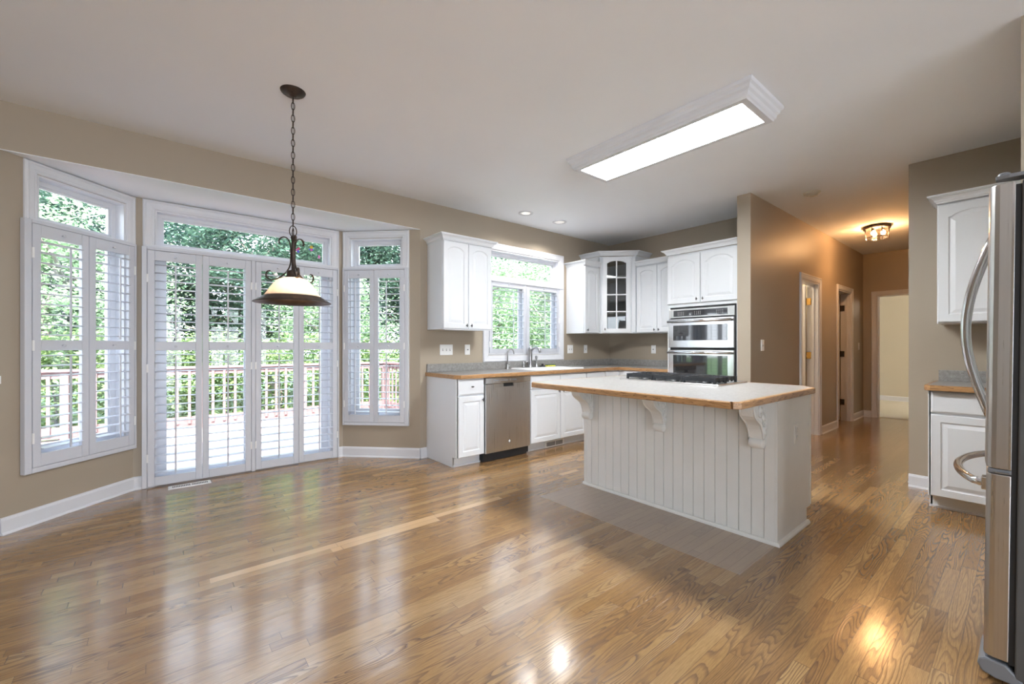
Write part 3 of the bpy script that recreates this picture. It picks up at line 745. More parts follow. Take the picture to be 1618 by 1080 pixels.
base_cabinet('white base cabinet on the back wall beside the oven tower', (5.389,3.478,0), RW, .694,
             [('dr',.03,.688,True),('do',.03,.358,(.33,.66)),('do',.362,.688,(.39,.66))])
# ---- dishwasher
t = thing('dishwasher', 'stainless steel dishwasher under the kitchen counter', 'dishwasher', (2.557,4.139,0), 0)
MB().box(.004,.616,-.585,-.02,.02,.868).build('tub', M['rub'], t)
m = MB(); x0_,x1_ = .006,.614
m.box(x0_,x1_,-.622,-.586,.096,.770).box(x0_,.238,-.622,-.586,.770,.804).box(.380,x1_,-.622,-.586,.770,.804)
m.build('door', M['steel'], t, bevel=.003)
MB().box(.240,.378,-.604,-.590,.766,.806).build('pocket_handle', M['rub'], t)
cpn = MB().box(x0_,x1_,-.628,-.586,.807,.869).build('control_strip', M['steel_h'], t, bevel=.003)
mk = MB(); xx = .105
random.seed(3)
for wd in (5,7,2,4):
    for i in range(wd):
        mk.box(xx,xx+.011,-.6292,-.6282,.834,.845); xx += .0145
    xx += .016
mk.build('panel_marks', M['fgrey'], cpn)
m = MB(); m.box(.305,.335,-.6232,-.6222,.172,.205); bd = m.build('badge', M['fgrey'], t)
mk = MB(); mk.lathe([(.009,0),(.012,0),(.012,-.001),(.009,-.001)], (.320,-.6234,.1885), 16, 'y'); mk.box(.316,.3185,-.6244,-.6234,.180,.197).box(.3225,.325,-.6244,-.6234,.180,.197)
mk.build('badge_ring', M['plate'], bd)
MB().box(.004,.616,-.560,-.545,.0,.094).build('toe_panel', M['rub'], t)
random.seed(11)

# ---- worktop along two walls
t = thing('worktop', 'grey speckled laminate worktop with oak edge running round the kitchen corner', 'counter', (0,0,.876), 0)
hz = .0375; sx0, sx1, sy0, sy1 = 3.375, 4.165, 3.615, 4.015
m = MB()
m.prism([(2.230,4.139),(2.230,3.565),(2.262,3.520),(sx0,3.520),(sx0,4.139)], 0, hz)
m.box(sx0,sx1,3.520,sy0,0,hz).box(sx0,sx1,sy1,4.139,0,hz).box(sx1,5.389,3.520,4.139,0,hz).box(4.780,5.389,2.786,3.520,0,hz)
m.build('laminate_top', M['lam'], t)
m = MB(); m.box(2.225,5.371,4.119,4.1395,hz,.126).box(5.369,5.3895,2.786,4.119,hz,.126); m.build('backsplash', M['lam'], t, bevel=.002)
EP = [(0,-.001),(.019,-.001),(.020,.003),(.020,hz-.004),(.016,hz),(0,hz)]
MB().sweep([(2.230,4.139),(2.230,3.565),(2.262,3.520),(4.780,3.520)], EP, False, 'xy', -1).build('oak_edge', M['oakx'], t)
MB().sweep([(4.780,3.5005),(4.780,2.786)], EP, False, 'xy', -1).build('oak_edge', M['oaky'], t)
# ---- sink
t = thing('kitchen_sink', 'white enamel double bowl drop-in sink under the kitchen window', 'sink', (3.77,3.85,.9137), 0)
def rr(x0,x1,y0,y1,r,z,n=5):
    l = []
    for cx_, cy_, a0 in ((x1-r,y1-r,0),(x0+r,y1-r,90),(x0+r,y0+r,180),(x1-r,y0+r,270)):
        for i in range(n+1): a = radians(a0+90*i/n); l.append((cx_+r*cos(a), cy_+r*sin(a), z))
    return l
m = MB()
m.loops([rr(-.43,.43,-.250,.240,.05,.0005), rr(-.428,.428,-.248,.238,.05,.010), rr(-.415,.415,-.235,.225,.05,.014), rr(-.388,.388,-.225,.155,.05,.010)], True)
m.build('rim', M['enamel'], t, smooth=True)
for a, b_ in ((-.386,-.035),(-.012,.335)):
    MB().loops([rr(a,b_,-.223,.153,.05,.010), rr(a+.012,b_-.012,-.212,.142,.05,-.006), rr(a+.02,b_-.02,-.204,.134,.05,-.15), rr(a+.05,b_-.05,-.17,.10,.04,-.165)], True, False, True).build('bowl', M['enamel'], t, smooth=True)
# ---- taps
def arc(c, r, a0, a1, n=14, pl='xz'):
    return [(c[0]+r*cos(radians(a0+(a1-a0)*i/n)), c[1], c[2]+r*sin(radians(a0+(a1-a0)*i/n))) for i in range(n+1)]
t = thing('filter_faucet', 'slim gooseneck water filter faucet at the left end of the sink', 'faucet', (3.262,4.072,.9137), 0)
t.location = (3.300,4.075,.9137)
m = MB(); m.lathe([(.020,0),(.020,.006),(.013,.014),(.012,.05),(.008,.06)], (0,0,0), 14, cap0=True, cap1=True)
m.build('base', M['chrome'], t)
pts = [(0,0,.055),(0,0,.19)]+arc((.050,0,.198), .050, 180, 15)
MB().tube(pts, .0085, 10).tube([pts[-1],(pts[-1][0]+.006,0,pts[-1][2]-.026)], .008, 10).build('spout', M['chrome'], t)
MB().tube([(.012,0,.035),(.034,0,.038)], .007, 8).tube([(.034,0,.034),(.036,0,.085)], [.007,.0045], 8).build('lever', M['chrome'], t)
t = thing('kitchen_faucet', 'large brushed nickel faucet with side spout behind the middle of the sink', 'faucet', (3.655,4.050,.9265), 0)
MB().lathe([(.032,-.001),(.032,.006),(.026,.014),(.025,.20),(.029,.21),(.030,.245),(.022,.262),(.004,.268)], (0,0,0), 18, cap0=True, cap1=True).build('body', M['chrome'], t)
MB().tube([(0,-.015,.215),(-.004,-.06,.245),(-.006,-.12,.255),(-.008,-.17,.235),(-.009,-.19,.19)], [.016,.015,.014,.015,.017], 12).build('spout', M['chrome'], t)
MB().tube([(.010,0,.25),(.030,0,.275),(.058,0,.292)], [.009,.006,.006], 8).build('lever', M['chrome'], t)
MB().tube([(-.012,0,.075),(-.075,0,.072)], .010, 10).build('side_arm', M['chrome'], t)
t = thing('soap_dispenser', 'small brushed nickel soap dispenser just left of the large faucet', 'dispenser', (3.545,4.055,.9265), 0)
MB().lathe([(.020,-.001),(.019,.008),(.014,.014),(.013,.03),(.017,.04),(.016,.055),(.010,.062),(.009,.085),(.002,.088)], (0,0,0), 16, cap0=True, cap1=True).build('body', M['chrome'], t)
MB().tube([(0,0,.078),(0,-.055,.082)], .006, 8).build('nozzle', M['chrome'], t)
t = thing('side_sprayer', 'slim nickel side sprayer standing just right of the large faucet', 'sprayer', (3.765,4.055,.9265), 0)
MB().lathe([(.020,-.001),(.019,.010),(.013,.018),(.012,.05),(.011,.052)], (0,0,0), 16, cap0=True, cap1=True).build('holder', M['chrome'], t)
MB().lathe([(.009,.05),(.010,.09),(.013,.105),(.018,.122),(.016,.140),(.006,.148)], (0,0,0), 16, cap0=True, cap1=True).build('spray_head', M['chrome'], t)
t = thing('sink_strainer', 'black rubber sink strainer lying on the sink rim beside the sprayer', 'strainer', (3.870,4.050,.9268), 0)
MB().lathe([(.040,-.0005),(.042,.004),(.036,.012),(.020,.016)], (0,0,0), 18, cap0=True, cap1=True).build('flange', M['rub'], t)
MB().lathe([(.012,.014),(.016,.024),(.015,.036),(.004,.038)], (0,0,0), 12, cap0=True, cap1=True).build('stopper_knob', M['rub'], t)
t = thing('sponge', 'yellow kitchen sponge with a green scouring side on the sink rim', 'sponge', (4.010,4.047,.9268), 0)
MB().box(-.07,.07,-.028,.028,0,.018).build('sponge_body', M['sponge'], t, bevel=.005)
MB().box(-.07,.07,-.028,.028,.018,.026).build('scouring_pad', M['scour'], t, bevel=.002)

# ================================================================== island
t = thing('kitchen_island', 'white kitchen island with beadboard front and scrolled brackets', 'island', (2.862,.958,0), 0)
IL = 1.512; ID = .600
MB().box(.012,ID,.014,IL,.10,.8755).box(.012,ID-.075,.014,IL,0,.10).build('cabinet_box', M['isl'], t)
m = MB(); n = 19; y0_ = .072; bw = (IL-.058-.02)/n
ybs = [y0_+bw*i for i in range(n+1)]
for i in range(n):
    a, b_ = ybs[i], ybs[i+1]
    m.loops([[(x_,y_,z_) for x_,y_ in ((.014,a+.0008),(.007,a+.0008),(0,a+.0026),(0,b_-.0026),(.007,b_-.0008),(.014,b_-.0008))] for z_ in (.0,.872)], True, True, True)
m.build('beadboard_panel', M['isl'], t)
MB().box(-.006,.014,.012,.071,0,.873).build('corner_board', M['isl'], t, bevel=.002)
MB().box(-.003,.014,IL-.034,IL,0,.873).build('corner_board', M['isl'], t, bevel=.002)
MB().prism_y([(-.006,0),(ID-.075,0),(ID-.075,.10),(ID,.10),(ID,.873),(-.006,.873)], -.002, .012).build('end_panel', M['isl'], t, bevel=.001)
MB().box(ID-.012,ID+.006,-.006,.014,.11,.872).build('corner_bead', M['isl'], t, bevel=.003)
m = MB(); m.sweep([(-.006,IL),(-.006,-.002),(ID-.06,-.002)], [(0,0),(.018,0),(.017,.010),(.010,.020),(0,.022)], False, 'xy', -1); m.build('base_strip', M['isl'], t)
MB().box(ID-.074,ID-.068,.0,.20,.012,.098).build('toe_board', M['oaky'], t)
for a, b_ in ((.02,.50),(.51,.99),(1.0,1.49)):
    door_mb(b_-a-.004, .59, 0).build('door', M['isl'], t, (ID+.001, (a+b_)/2, .108), radians(90))
    m = MB(); m.box(ID+.001,ID+.019,a,b_,.712,.862); m.build('drawer', M['isl'], t, bevel=.003)
o_ = MB().box(.275,.348,-.0085,-.0015,.572,.692).build('outlet_cover', M['isl'], t, bevel=.002)
m = MB()
for zz in (.607,.657): m.lathe([(.0165,0),(.0165,-.003),(.001,-.003)], (.3115,-.0085,zz), 16, 'y', cap0=True, cap1=True)
m.build('socket', M['isl'], o_)
def corbel(yc):
    """scrolled bracket: profile in xz (x towards the room is negative)"""
    w = .088
    prof = [(-.007,.872),(-.200,.872),(-.203,.855),(-.198,.815),(-.186,.785),(-.160,.762),(-.125,.742),(-.098,.722),(-.078,.695),(-.066,.668),(-.060,.645),(-.057,.632),(-.007,.632)]
    m = MB().prism_y(prof, yc-w/2+.008, yc+w/2-.008)
    ob = m.build('bracket', M['isl'], t, bevel=.006, seg=3)
    # rounded foot
    f_ = MB().lathe([(.018,-w/2),(.030,-w/2+.006),(.033,-w/4),(.033,w/4),(.030,w/2-.006),(.018,w/2)], (-.044,yc,.606), 18, 'y', cap0=True, cap1=True)
    f_.box(-.045,-.007,yc-.030,yc+.030,.578,.640)
    f_.build('bracket_foot', M['isl'], ob, bevel=.002)
    for s_ in (-1, 1):
        ys = yc+s_*(w/2-.004)
        c_ = MB()
        edge = [(x_+.012*(1 if x_ < -.1 else .6), ys, z_-.004) for x_, z_ in prof[2:12]]
        c_.tube([(x_+.006, ys, z_+.002) for x_, z_ in prof[2:12]], .0075, 8)
        def spiral(cx_, cz_, r0, r1, a0, turns, n=26):
            return [(cx_+(r0+(r1-r0)*i/n)*cos(a0+turns*2*pi*i/n), ys+s_*.002, cz_+(r0+(r1-r0)*i/n)*sin(a0+turns*2*pi*i/n)) for i in range(n+1)]
        c_.tube(spiral(-.088,.815,.040,.006,radians(250),-1.35), [.008-.004*i/26 for i in range(27)], 8)
        c_.tube(spiral(-.045,.735,.024,.004,radians(80),-1.3), [.007-.003*i/26 for i in range(27)], 8)
        c_.tube([(-.13,ys,.855),(-.10,ys,.850),(-.06,ys,.83),(-.035,ys,.79),(-.03,ys,.76)], [.004,.009,.011,.009,.004], 8)
        c_.tube([(-.03,ys,.72),(-.045,ys,.70),(-.048,ys,.675),(-.035,ys,.652)], [.004,.009,.009,.004], 8)
        c_.ball((-.030,ys,.668), (.014,.010,.020)); c_.ball((-.028,ys,.705), (.014,.010,.022)); c_.ball((-.055,ys,.765), (.012,.009,.018)); c_.ball((-.095,ys,.815), (.012,.009,.014))
        c_.build('carved_scroll', M['isl'], ob)
for yc in (.098,.760,1.438): corbel(yc)
t = thing('island_countertop', 'grey speckled laminate countertop with oak edge on the kitchen island', 'counter', (0,0,.876), 0)
IP = [(2.285,.945),(3.445,.945),(3.555,1.035),(3.555,2.410),(3.480,2.500),(2.300,2.500),(2.262,2.462),(2.262,.968)]
MB().prism(IP, 0, .038).build('laminate_top', M['lam'], t)
EP2 = [(0,.0005),(.019,.0005),(.021,.004),(.021,.033),(.016,.038),(0,.038)]
MB().sweep([(2.2619,2.4621),(2.2619,.9681)], EP2, False, 'xy', -1).build('oak_edge', M['oaky'], t)
IPr = IP[::-1]
m = MB().sweep([(2.2621,.968),(2.285,.945),(3.445,.945),(3.555,1.035)], EP2, False, 'xy', -1); m.build('oak_edge', M['oakx'], t)
m = MB().sweep([(3.555,1.035),(3.555,2.410),(3.480,2.500),(2.300,2.500),(2.2621,2.4622)], EP2, False, 'xy', -1); m.build('oak_edge', M['oaky'], t)
# ---- cooktop
t = thing('gas_cooktop', 'stainless gas cooktop with black iron grates on the island', 'cooktop', (3.030,1.385,.9142), 0)
CW_, CD = .840, .495
m = MB().loops([rr(0,CD,0,CW_,.012,0,3), rr(-.001,CD+.001,-.001,CW_+.001,.012,.006,3), rr(.003,CD-.003,.003,CW_-.003,.012,.011,3), rr(.018,CD-.018,.018,CW_-.018,.012,.009,3), rr(.024,CD-.024,.024,CW_-.024,.012,.007,3)], True, True, True)
m.build('steel_tray', M['steel'], t)
for k_ in range(3):
    ya = .045+k_*.252; yb = ya+.246; g = MB(); xa, xb = .045, .400; zt = .053
    for a, b_ in ((xa,xa+.014),(xb-.014,xb)): g.box(a,b_,ya,yb,.022,zt)
    for a, b_ in ((ya,ya+.012),(yb-.012,yb)): g.box(xa+.014,xb-.014,a,b_,.026,zt)
    for i in range(1,5): 
        x_ = xa+(xb-xa)*i/5; g.box(x_-.006,x_+.006,ya+.012,ya+.095,.030,zt+.003); g.box(x_-.006,x_+.006,yb-.095,yb-.012,.030,zt+.003)
    g.box(xa+.014,xb-.014,(ya+yb)/2-.006,(ya+yb)/2+.006,.030,zt+.002)
    for x_ in (xa+.007,(xa+xb)/2,xb-.007):
        for y_ in (ya+.006,yb-.006): g.box(x_-.009,x_+.009,y_-.008,y_+.008,.0075,.046)
    for i in (0,1,2,3,4,5):
        x_ = xa+.008+(xb-xa-.016)*i/5; g.box(x_-.007,x_+.007,ya-.004,ya+.010,.016,zt)
        g.box(x_-.007,x_+.007,yb-.010,yb+.004 if k_ == 2 else yb,.016,zt)
    g.build('grate', M['black'], t, bevel=.002)
    for x_ in (.13,.31):
        b1_ = MB().lathe([(.052,.0075),(.050,.013),(.034,.016),(.034,.024),(.001,.026)], (x_,(ya+yb)/2,0), 20, cap0=True, cap1=True).build('burner', M['black'], t)
for i in range(5):
    MB().lathe([(.021,.007),(.021,.012),(.017,.014),(.016,.044),(.012,.049),(.001,.049)], (.443,.25+.085*i,0), 16, cap0=True, cap1=True).build('burner_knob', M['steel_h'], t)

# ================================================================== pantry wall cabinets (behind the fridge)
t = thing('wall_cabinet', 'white arched-door wall cabinet beyond the refrigerator', 'cabinet', (4.949,.447,1.372), RW)
MB().box(0,.424,-.310,0,0,.925).build('cabinet_box', M['cab'], t, bevel=.001)
panel_door(t, .004, .420, .006, .905, -.312, .040, (.388,.042), ins=.058)
crown(t, [(0,-.001),(0,-.333),(.424,-.333)], .917)
base_cabinet('white base cabinet with drawer beyond the refrigerator', (4.949,.464,0), RW, .440,
             [('dr',.008,.436,False),('do',.008,.436,(.40,.655))], 'l', d=.565)
t = thing('worktop', 'short grey laminate worktop with oak edge beyond the refrigerator', 'counter', (4.949,.464,.876), RW)
MB().prism([(-.004,-.001),(-.004,-.580),(.018,-.604),(.442,-.604),(.442,-.001)], 0, .0375).build('laminate_top', M['lam'], t)
MB().box(-.002,.442,-.020,-.001,.0375,.126).build('backsplash', M['lam'], t, bevel=.002)
MB().sweep([(-.004,-.001),(-.004,-.580),(.018,-.604),(.442,-.604)], EP, False, 'xy', -1).build('oak_edge', M['oakx'], t)

# ================================================================== refrigerator
t = thing('refrigerator', 'stainless steel french door refrigerator with bowed handles', 'refrigerator', (2.300,.030,0), 0)
t.rotation_euler = (.0105, 0, 0)
FW = .82
m = MB().box(0,FW,-.70,.0,.035,1.775).box(.0,FW,-.70,-.01,1.775,1.790); m.build('cabinet', M['fside'], t, bevel=.004)
MB().box(.03,FW-.03,-.66,-.05,.0,.035).build('foot_rail', M['rub'], t)
MB().box(.010,FW-.010,.0,.014,.075,1.765).build('gasket', M['rub'], t)
def fdoor(x0, x1, z0, z1, name):
    n = 10; P = [(x0,.014)]
    P += [(x0+.0,.050),(x0+.004,.062),(x0+.013,.070)]
    for i in range(n+1):
        u = i/n; P.append((x0+.022+(x1-x0-.044)*u, .074+.010*sin(pi*u)))
    P += [(x1-.013,.070),(x1-.004,.062),(x1,.050),(x1,.014)]
    return MB().prism(P, z0, z1).build(name, M['steel'], t, bevel=.003)
dl = fdoor(0.0, .408, .762, 1.772, 'door'); dr_ = fdoor(.412, FW, .762, 1.772, 'door'); fz = fdoor(0.0, FW, .085, .742, 'freezer_drawer')
MB().box(-.001,.0,.0155,.0215,.762,1.772).build('door_seal', M['steel_h'], dl)
def fhandle(par, pts, r):
    MB().tube(pts, r, 12).build('handle', M['steel_h'], par)
for x_, par in ((.360,dl),(.460,dr_)):
    pts = [(x_, .080+.075*sin(pi*i/20), .905+(1.645-.905)*i/20) for i in range(21)]
    fhandle(par, pts, .0135)
    for z_ in (.925,1.625): MB().box(x_-.012,x_+.012,.070,.088,z_-.018,z_+.018).build('handle_mount', M['steel_h'], par, bevel=.003)
pts = [(.075+(FW-.15)*i/24, .082+.088*sin(pi*i/24)**.6, .688) for i in range(25)]
fhandle(fz, pts, .0145)
for x_ in (.085,FW-.085): MB().box(x_-.022,x_+.022,.066,.088,.665,.712).build('handle_mount', M['steel_h'], fz, bevel=.003)
MB().box(.005,FW-.005,.014,.070,.744,.760).build('door_gap_trim', M['fgrey'], t, bevel=.002)
MB().box(-.002,.020,.020,.052,.746,.751).build('middle_hinge', M['chrome'], t)
h = MB(); h.prism([(0.0,-.075),(.0,.030),(.010,.062),(.045,.062),(.060,.020),(.075,-.075)], 1.7905, 1.804).lathe([(.016,1.79),(.016,1.812),(.010,1.816)], (.026,.042,0), 12, cap0=True, cap1=True)
h.build('hinge_cover', M['fgrey'], t, bevel=.002)
h = MB(); h.prism([(.745,-.075),(.760,.020),(.775,.062),(.810,.062),(.82,.030),(.82,-.075)], 1.7905, 1.804).build('hinge_cover', M['fgrey'], t, bevel=.002)
h = MB(); h.loops([[(x_,y_,z_) for y_, z_ in ((-.02,.012),(.045,.012),(.078,.022),(.088,.045),(.084,.066),(.070,.076),(.020,.072),(-.02,.034))] for x_ in (0.0,.20)], True, True, True)
h.build('corner_foot', M['fgrey'], t, bevel=.006)
MB().box(.20,FW-.20,0,.05,.03,.074).build('base_grille', M['rub'], t)
h = MB(); h.loops([[(x_,y_,z_) for y_, z_ in ((-.02,.012),(.045,.012),(.078,.022),(.088,.045),(.084,.066),(.070,.076),(.020,.072),(-.02,.034))] for x_ in (FW-.20,FW)], True, True, True)
h.build('corner_foot', M['fgrey'], t, bevel=.006)

# ================================================================== lights of the room
# fluorescent box fixture
t = thing('ceiling_light', 'long white rectangular fluorescent ceiling light with crown trim', 'ceiling light', (2.862,1.725,CH), 0)
hw, hl = .190, .655
FP = [(0,-.100),(.018,-.100),(.022,-.088),(.030,-.082),(.034,-.060),(.046,-.050),(.050,-.032),(.062,-.022),(.066,-.002),(0,-.002)]
m = MB().sweep([(-hw,-hl),(hw,-hl),(hw,hl),(-hw,hl)], FP, True, 'xy', -1); m.build('crown_frame', M['trim'], t)
MB().sweep([(-hw,-hl),(hw,-hl),(hw,hl),(-hw,hl)], [(0,-.100),(-.022,-.100),(-.022,-.094),(0,-.094)], True, 'xy', -1).build('inner_lip', M['trim'], t)
MB().box(-hw+.021,hw-.021,-hl+.021,hl-.021,-.0975,-.090).build('diffuser', M['lens'], t)
# recessed lights
for i, (x_, y_, lb) in enumerate(((3.306,3.742,'white recessed ceiling light above the sink window, nearer the hanging lamp'),(3.869,3.742,'white recessed ceiling light above the sink window, nearer the room corner'))):
    t = thing('recessed_light', lb, 'ceiling light', (x_,y_,CH), 0, 'recessed lights above the sink')
    MB().lathe([(.055,-.003),(.058,-.008),(.085,-.006),(.088,-.0015),(.056,-.0015)], (0,0,0), 28).build('trim_ring', M['trim'], t, smooth=True)
    MB().lathe([(.057,-.0035),(.001,-.0035)], (0,0,0), 24, cap1=True).build('lens', M['recess'], t)
    lamp('recessed_lamp', 'SPOT', (x_,y_,CH-.03), (5,12)[i], (1,.97,.93), .05, (0,0,0), spot_size=radians(140), spot_blend=.6)
# smoke detector
t = thing('smoke_detector', 'round ivory smoke detector on the ceiling before the hallway', 'smoke detector', (5.098,1.393,CH), 0)
MB().lathe([(.001,-.034),(.040,-.034),(.052,-.030),(.056,-.020),(.070,-.018),(.074,-.008),(.074,-.0005)], (0,0,0), 28, cap0=True).build('housing', M['det'], t, smooth=True)
MB().lathe([(.030,-.0345),(.030,-.0385),(.012,-.040),(.001,-.040)], (0,0,0), 20, cap0=True, cap1=True).build('test_cover', M['det'], t)
# hall light
t = thing('flush_ceiling_light', 'octagonal glass and bronze ceiling light glowing in the hallway', 'ceiling light', (7.20,1.25,CH), radians(10))
def octo(r, z, sx=1.0, sy=.80, n=8): return [(r*cos(2*pi*(i+.5)/n)*sx, r*sin(2*pi*(i+.5)/n)*sy, z) for i in range(n)]
MB().loops([octo(.185,-.001), octo(.190,-.022), octo(.172,-.034), octo(.150,-.036)], True, True, True).build('canopy', M['bronze'], t)
m = MB()
top, bot = octo(.160,-.036), octo(.156,-.150)
for i in range(8):
    m.tube([top[i],bot[i]], .0045, 6); m.tube([bot[i],bot[(i+1)%8]], .0035, 6)
m.build('glass_frame', M['bronze'], t)
MB().loops([octo(.156,-.037), octo(.152,-.149), octo(.10,-.168)], True, False, True).build('glass', glass_mat('bevelled_glass',(1,.93,.84),.10,.02), t)
for i in range(3):
    a = 2*pi*i/3+.4; x_, y_ = .062*cos(a), .062*sin(a)
    bl = MB().lathe([(.013,-.037),(.013,-.062)], (x_,y_,0), 10, cap0=True, cap1=True).build('socket', M['plate'], t)
    MB().ball((x_,y_,-.088), (.026,.026,.030)).build('bulb', M['bulb'], bl)
    wx = 7.20+x_*cos(radians(10))-y_*sin(radians(10)); wy = 1.25+x_*sin(radians(10))+y_*cos(radians(10))
    lamp('hall_bulb', 'POINT', (wx,wy,CH-.125), 3.8, (1,.55,.24), .03)
# pendant
px_, py_ = .630, 2.859
t = thing('pendant_light', 'bronze pendant lamp with scrolled arms and alabaster glass shade on a chain', 'pendant light', (px_,py_,CH), 0)
zz = lambda z: z-CH
MB().lathe([(.001,-.034),(.016,-.034),(.022,-.024),(.052,-.020),(.066,-.010),(.071,-.0005)], (0,0,0), 28, cap0=True).build('canopy', M['bronze'], t, smooth=True)
ch = MB(); z = zz(2.722); i = 0
ll = .046
while z-ll > zz(1.925):
    L = []
    for k_ in range(14):
        a = 2*pi*k_/14; ex, ez = .0095*cos(a), (ll/2)*sin(a)
        L.append((ex if i%2 else 0, 0 if i%2 else ex, z-ll/2+ez))
    ch.tube(L, .0024, 6, closed=True); z -= ll-.0085; i += 1
zc = z
ch.tube([(.001*sin(z_*40),.001,z_) for z_ in [zz(2.72)-(zz(2.72)-zz(1.9))*q/30 for q in range(31)]], .0018, 5)
ch.build('chain', M['bronze'], t)
lp = MB(); lp.tube([(.020*cos(2*pi*k_/18), 0, zz(1.898)+.034*sin(2*pi*k_/18)) for k_ in range(18)], .003, 6, closed=True)
lp.tube([(0,.016*cos(2*pi*k_/18), zz(1.888)+.028*sin(2*pi*k_/18)) for k_ in range(18)], .003, 6, closed=True)
lp.build('hanging_loop', M['bronze'], t)
st = MB(); st.lathe([(.010,zz(1.870)),(.014,zz(1.860)),(.009,zz(1.845)),(.009,zz(1.66)),(.018,zz(1.650))], (0,0,0), 14, cap0=True, cap1=True); st.build('stem', M['bronze'], t)
for k_ in range(3):
    a0 = radians(-39.6+180+8+120*k_); ux, uy = cos(a0), sin(a0)
    def pr(rz): return [(ux*r, uy*r, zz(z_)) for r, z_ in rz]
    # long bar: scroll at the top, flat against the stem, sweeping out above the shade and curling up
    pa = [(.074,1.822),(.080,1.838),(.072,1.854),(.052,1.862),(.032,1.853),(.019,1.830),(.014,1.80),(.013,1.76),(.013,1.72),(.016,1.695),(.026,1.668),(.046,1.640),(.074,1.618),(.103,1.604),(.130,1.602),(.149,1.615),(.154,1.636),(.145,1.652),(.130,1.655)]
    # smooth with catmull-rom
    q = []
    for i in range(len(pa)-1):
        p0, p1, p2, p3 = pa[max(i-1,0)], pa[i], pa[i+1], pa[min(i+2,len(pa)-1)]
        for s_ in (0,.33,.66):
            q.append(tuple(.5*((2*p1[c])+(-p0[c]+p2[c])*s_+(2*p0[c]-5*p1[c]+4*p2[c]-p3[c])*s_**2+(-p0[c]+3*p1[c]-3*p2[c]+p3[c])*s_**3) for c in (0,1)))
    q.append(pa[-1])
    MB().tube(pr(q), .0055, 8, flat=(1.25,.7)).build('scroll_arm', M['bronze'], t)
MB().lathe([(.016,zz(1.660)),(.034,zz(1.655)),(.040,zz(1.646)),(.036,zz(1.634)),(.040,zz(1.622)),(.046,zz(1.612)),(.044,zz(1.606))], (0,0,0), 24, cap0=True, cap1=False).build('fitter_cap', M['bronze'], t, smooth=True)
so = [(.042,1.614),(.062,1.609),(.084,1.598),(.104,1.578),(.121,1.554),(.137,1.528),(.152,1.507),(.162,1.496)]
prof = [(r,zz(z_)) for r, z_ in so]+[(r-.004,zz(z_)-.004) for r, z_ in so[::-1]]
MB().lathe(prof, (0,0,0), 40).build('glass_shade', M['shade'], t, smooth=True)
MB().lathe([(r,zz(z_)) for r, z_ in ((.152,1.502),(.160,1.500),(.166,1.493),(.174,1.491),(.180,1.484),(.190,1.481),(.200,1.473),(.212,1.466),(.216,1.462),(.212,1.460),(.196,1.466),(.176,1.476),(.160,1.487),(.152,1.494),(.152,1.502))], (0,0,0), 48).build('shade_rim', M['bronze'], t, smooth=True)
bb_ = MB().lathe([(.014,zz(1.61)),(.014,zz(1.575))], (0,0,0), 12, cap0=True, cap1=True).build('bulb_socket', M['plate'], t)
MB().ball((0,0,zz(1.548)), (.030,.030,.034)).build('bulb', M['bulb'], bb_)
lamp('closet_lamp', 'POINT', (6.35,2.7,2.5), 11, (1,.80,.55), .08)
lamp('far_room_fill', 'POINT', (11.2,-.05,2.4), 13, (1,.90,.74), .15)  # unseen point light added to brighten the dim far room
lamp('pendant_bulb', 'POINT', (px_+.030,py_-.042,1.535), 1.5, (1,.74,.52), .03)

# ================================================================== plates on the walls
def plate(name, label, cat, loc, rz, w, h, kind, n=1, group=None):
    t = thing(name, label, cat, loc, rz, group)
    MB().loops([[(-w/2+i,y_,-h/2+i),(w/2-i,y_,-h/2+i),(w/2-i,y_,h/2-i),(-w/2+i,y_,h/2-i)] for i, y_ in ((0,-.0005),(0,-.003),(.003,-.0065),(.004,-.0065))], True, True, True).build('cover_plate', M['plate'], t)
    for i in range(n):
        x_ = (i-(n-1)/2)*.046
        if kind == 'switch':
            s_ = MB().box(x_-.005,x_+.005,-.0075,-.0063,-.012,.012).build('toggle_slot', M['slot'], t)
            MB().box(x_-.004,x_+.004,-.016,-.0075,-.001,.009).build('toggle', M['plate'], s_)
        elif kind == 'outlet':
            for z_ in (-.019,.019):
                s_ = MB().lathe([(.0165,0),(.0165,-.002),(.001,-.002)], (x_,-.0065,z_), 16, 'y', cap0=True, cap1=True).build('socket', M['plate'], t)
                MB().box(x_-.007,x_-.005,-.0090,-.0084,z_-.001,z_+.008).box(x_+.005,x_+.007,-.0090,-.0084,z_-.001,z_+.008).lathe([(.0025,0),(.0025,-.0006)],(x_,-.0084,z_-.007),8,'y',cap0=True,cap1=True).build('slots', M['slot'], s_)
        elif kind == 'gfci':
            s_ = MB().box(x_-.017,x_+.017,-.0095,-.0063,-.034,.034).build('socket', M['plate'], t)
            MB().box(x_-.010,x_+.010,-.011,-.0095,-.006,.0065).build('reset_button', M['slot'], s_)
    return t
plate('light_switch', 'white triple light switch plate under the left wall cabinet', 'light switch', (2.470,4.139,1.155), 0, .165, .118, 'switch', 3)
plate('wall_outlet', 'white outlet with dark buttons under the left wall cabinet', 'outlet', (2.752,4.139,1.155), 0, .072, .118, 'gfci')
plate('light_switch', 'white double switch plate just right of the sink window', 'light switch', (4.495,4.139,1.152), 0, .115, .118, 'switch', 2)
plate('light_switch', 'narrow white switch plate near the kitchen corner, right of the double switch', 'light switch', (4.822,4.139,1.152), 0, .072, .118, 'switch', 1)
plate('wall_outlet', 'white outlet on the back wall left of the ovens', 'outlet', (5.389,3.372,1.150), RW, .072, .118, 'gfci')
plate('light_switch', 'white switch plate at the kitchen end of the hallway wall', 'light switch', (4.912,1.789,1.205), 0, .080, .118, 'switch', 1)
plate('light_switch', 'small white switch plate deep in the hallway beyond both doorways', 'light switch', (8.95,1.789,1.19), 0, .072, .118, 'switch', 1)
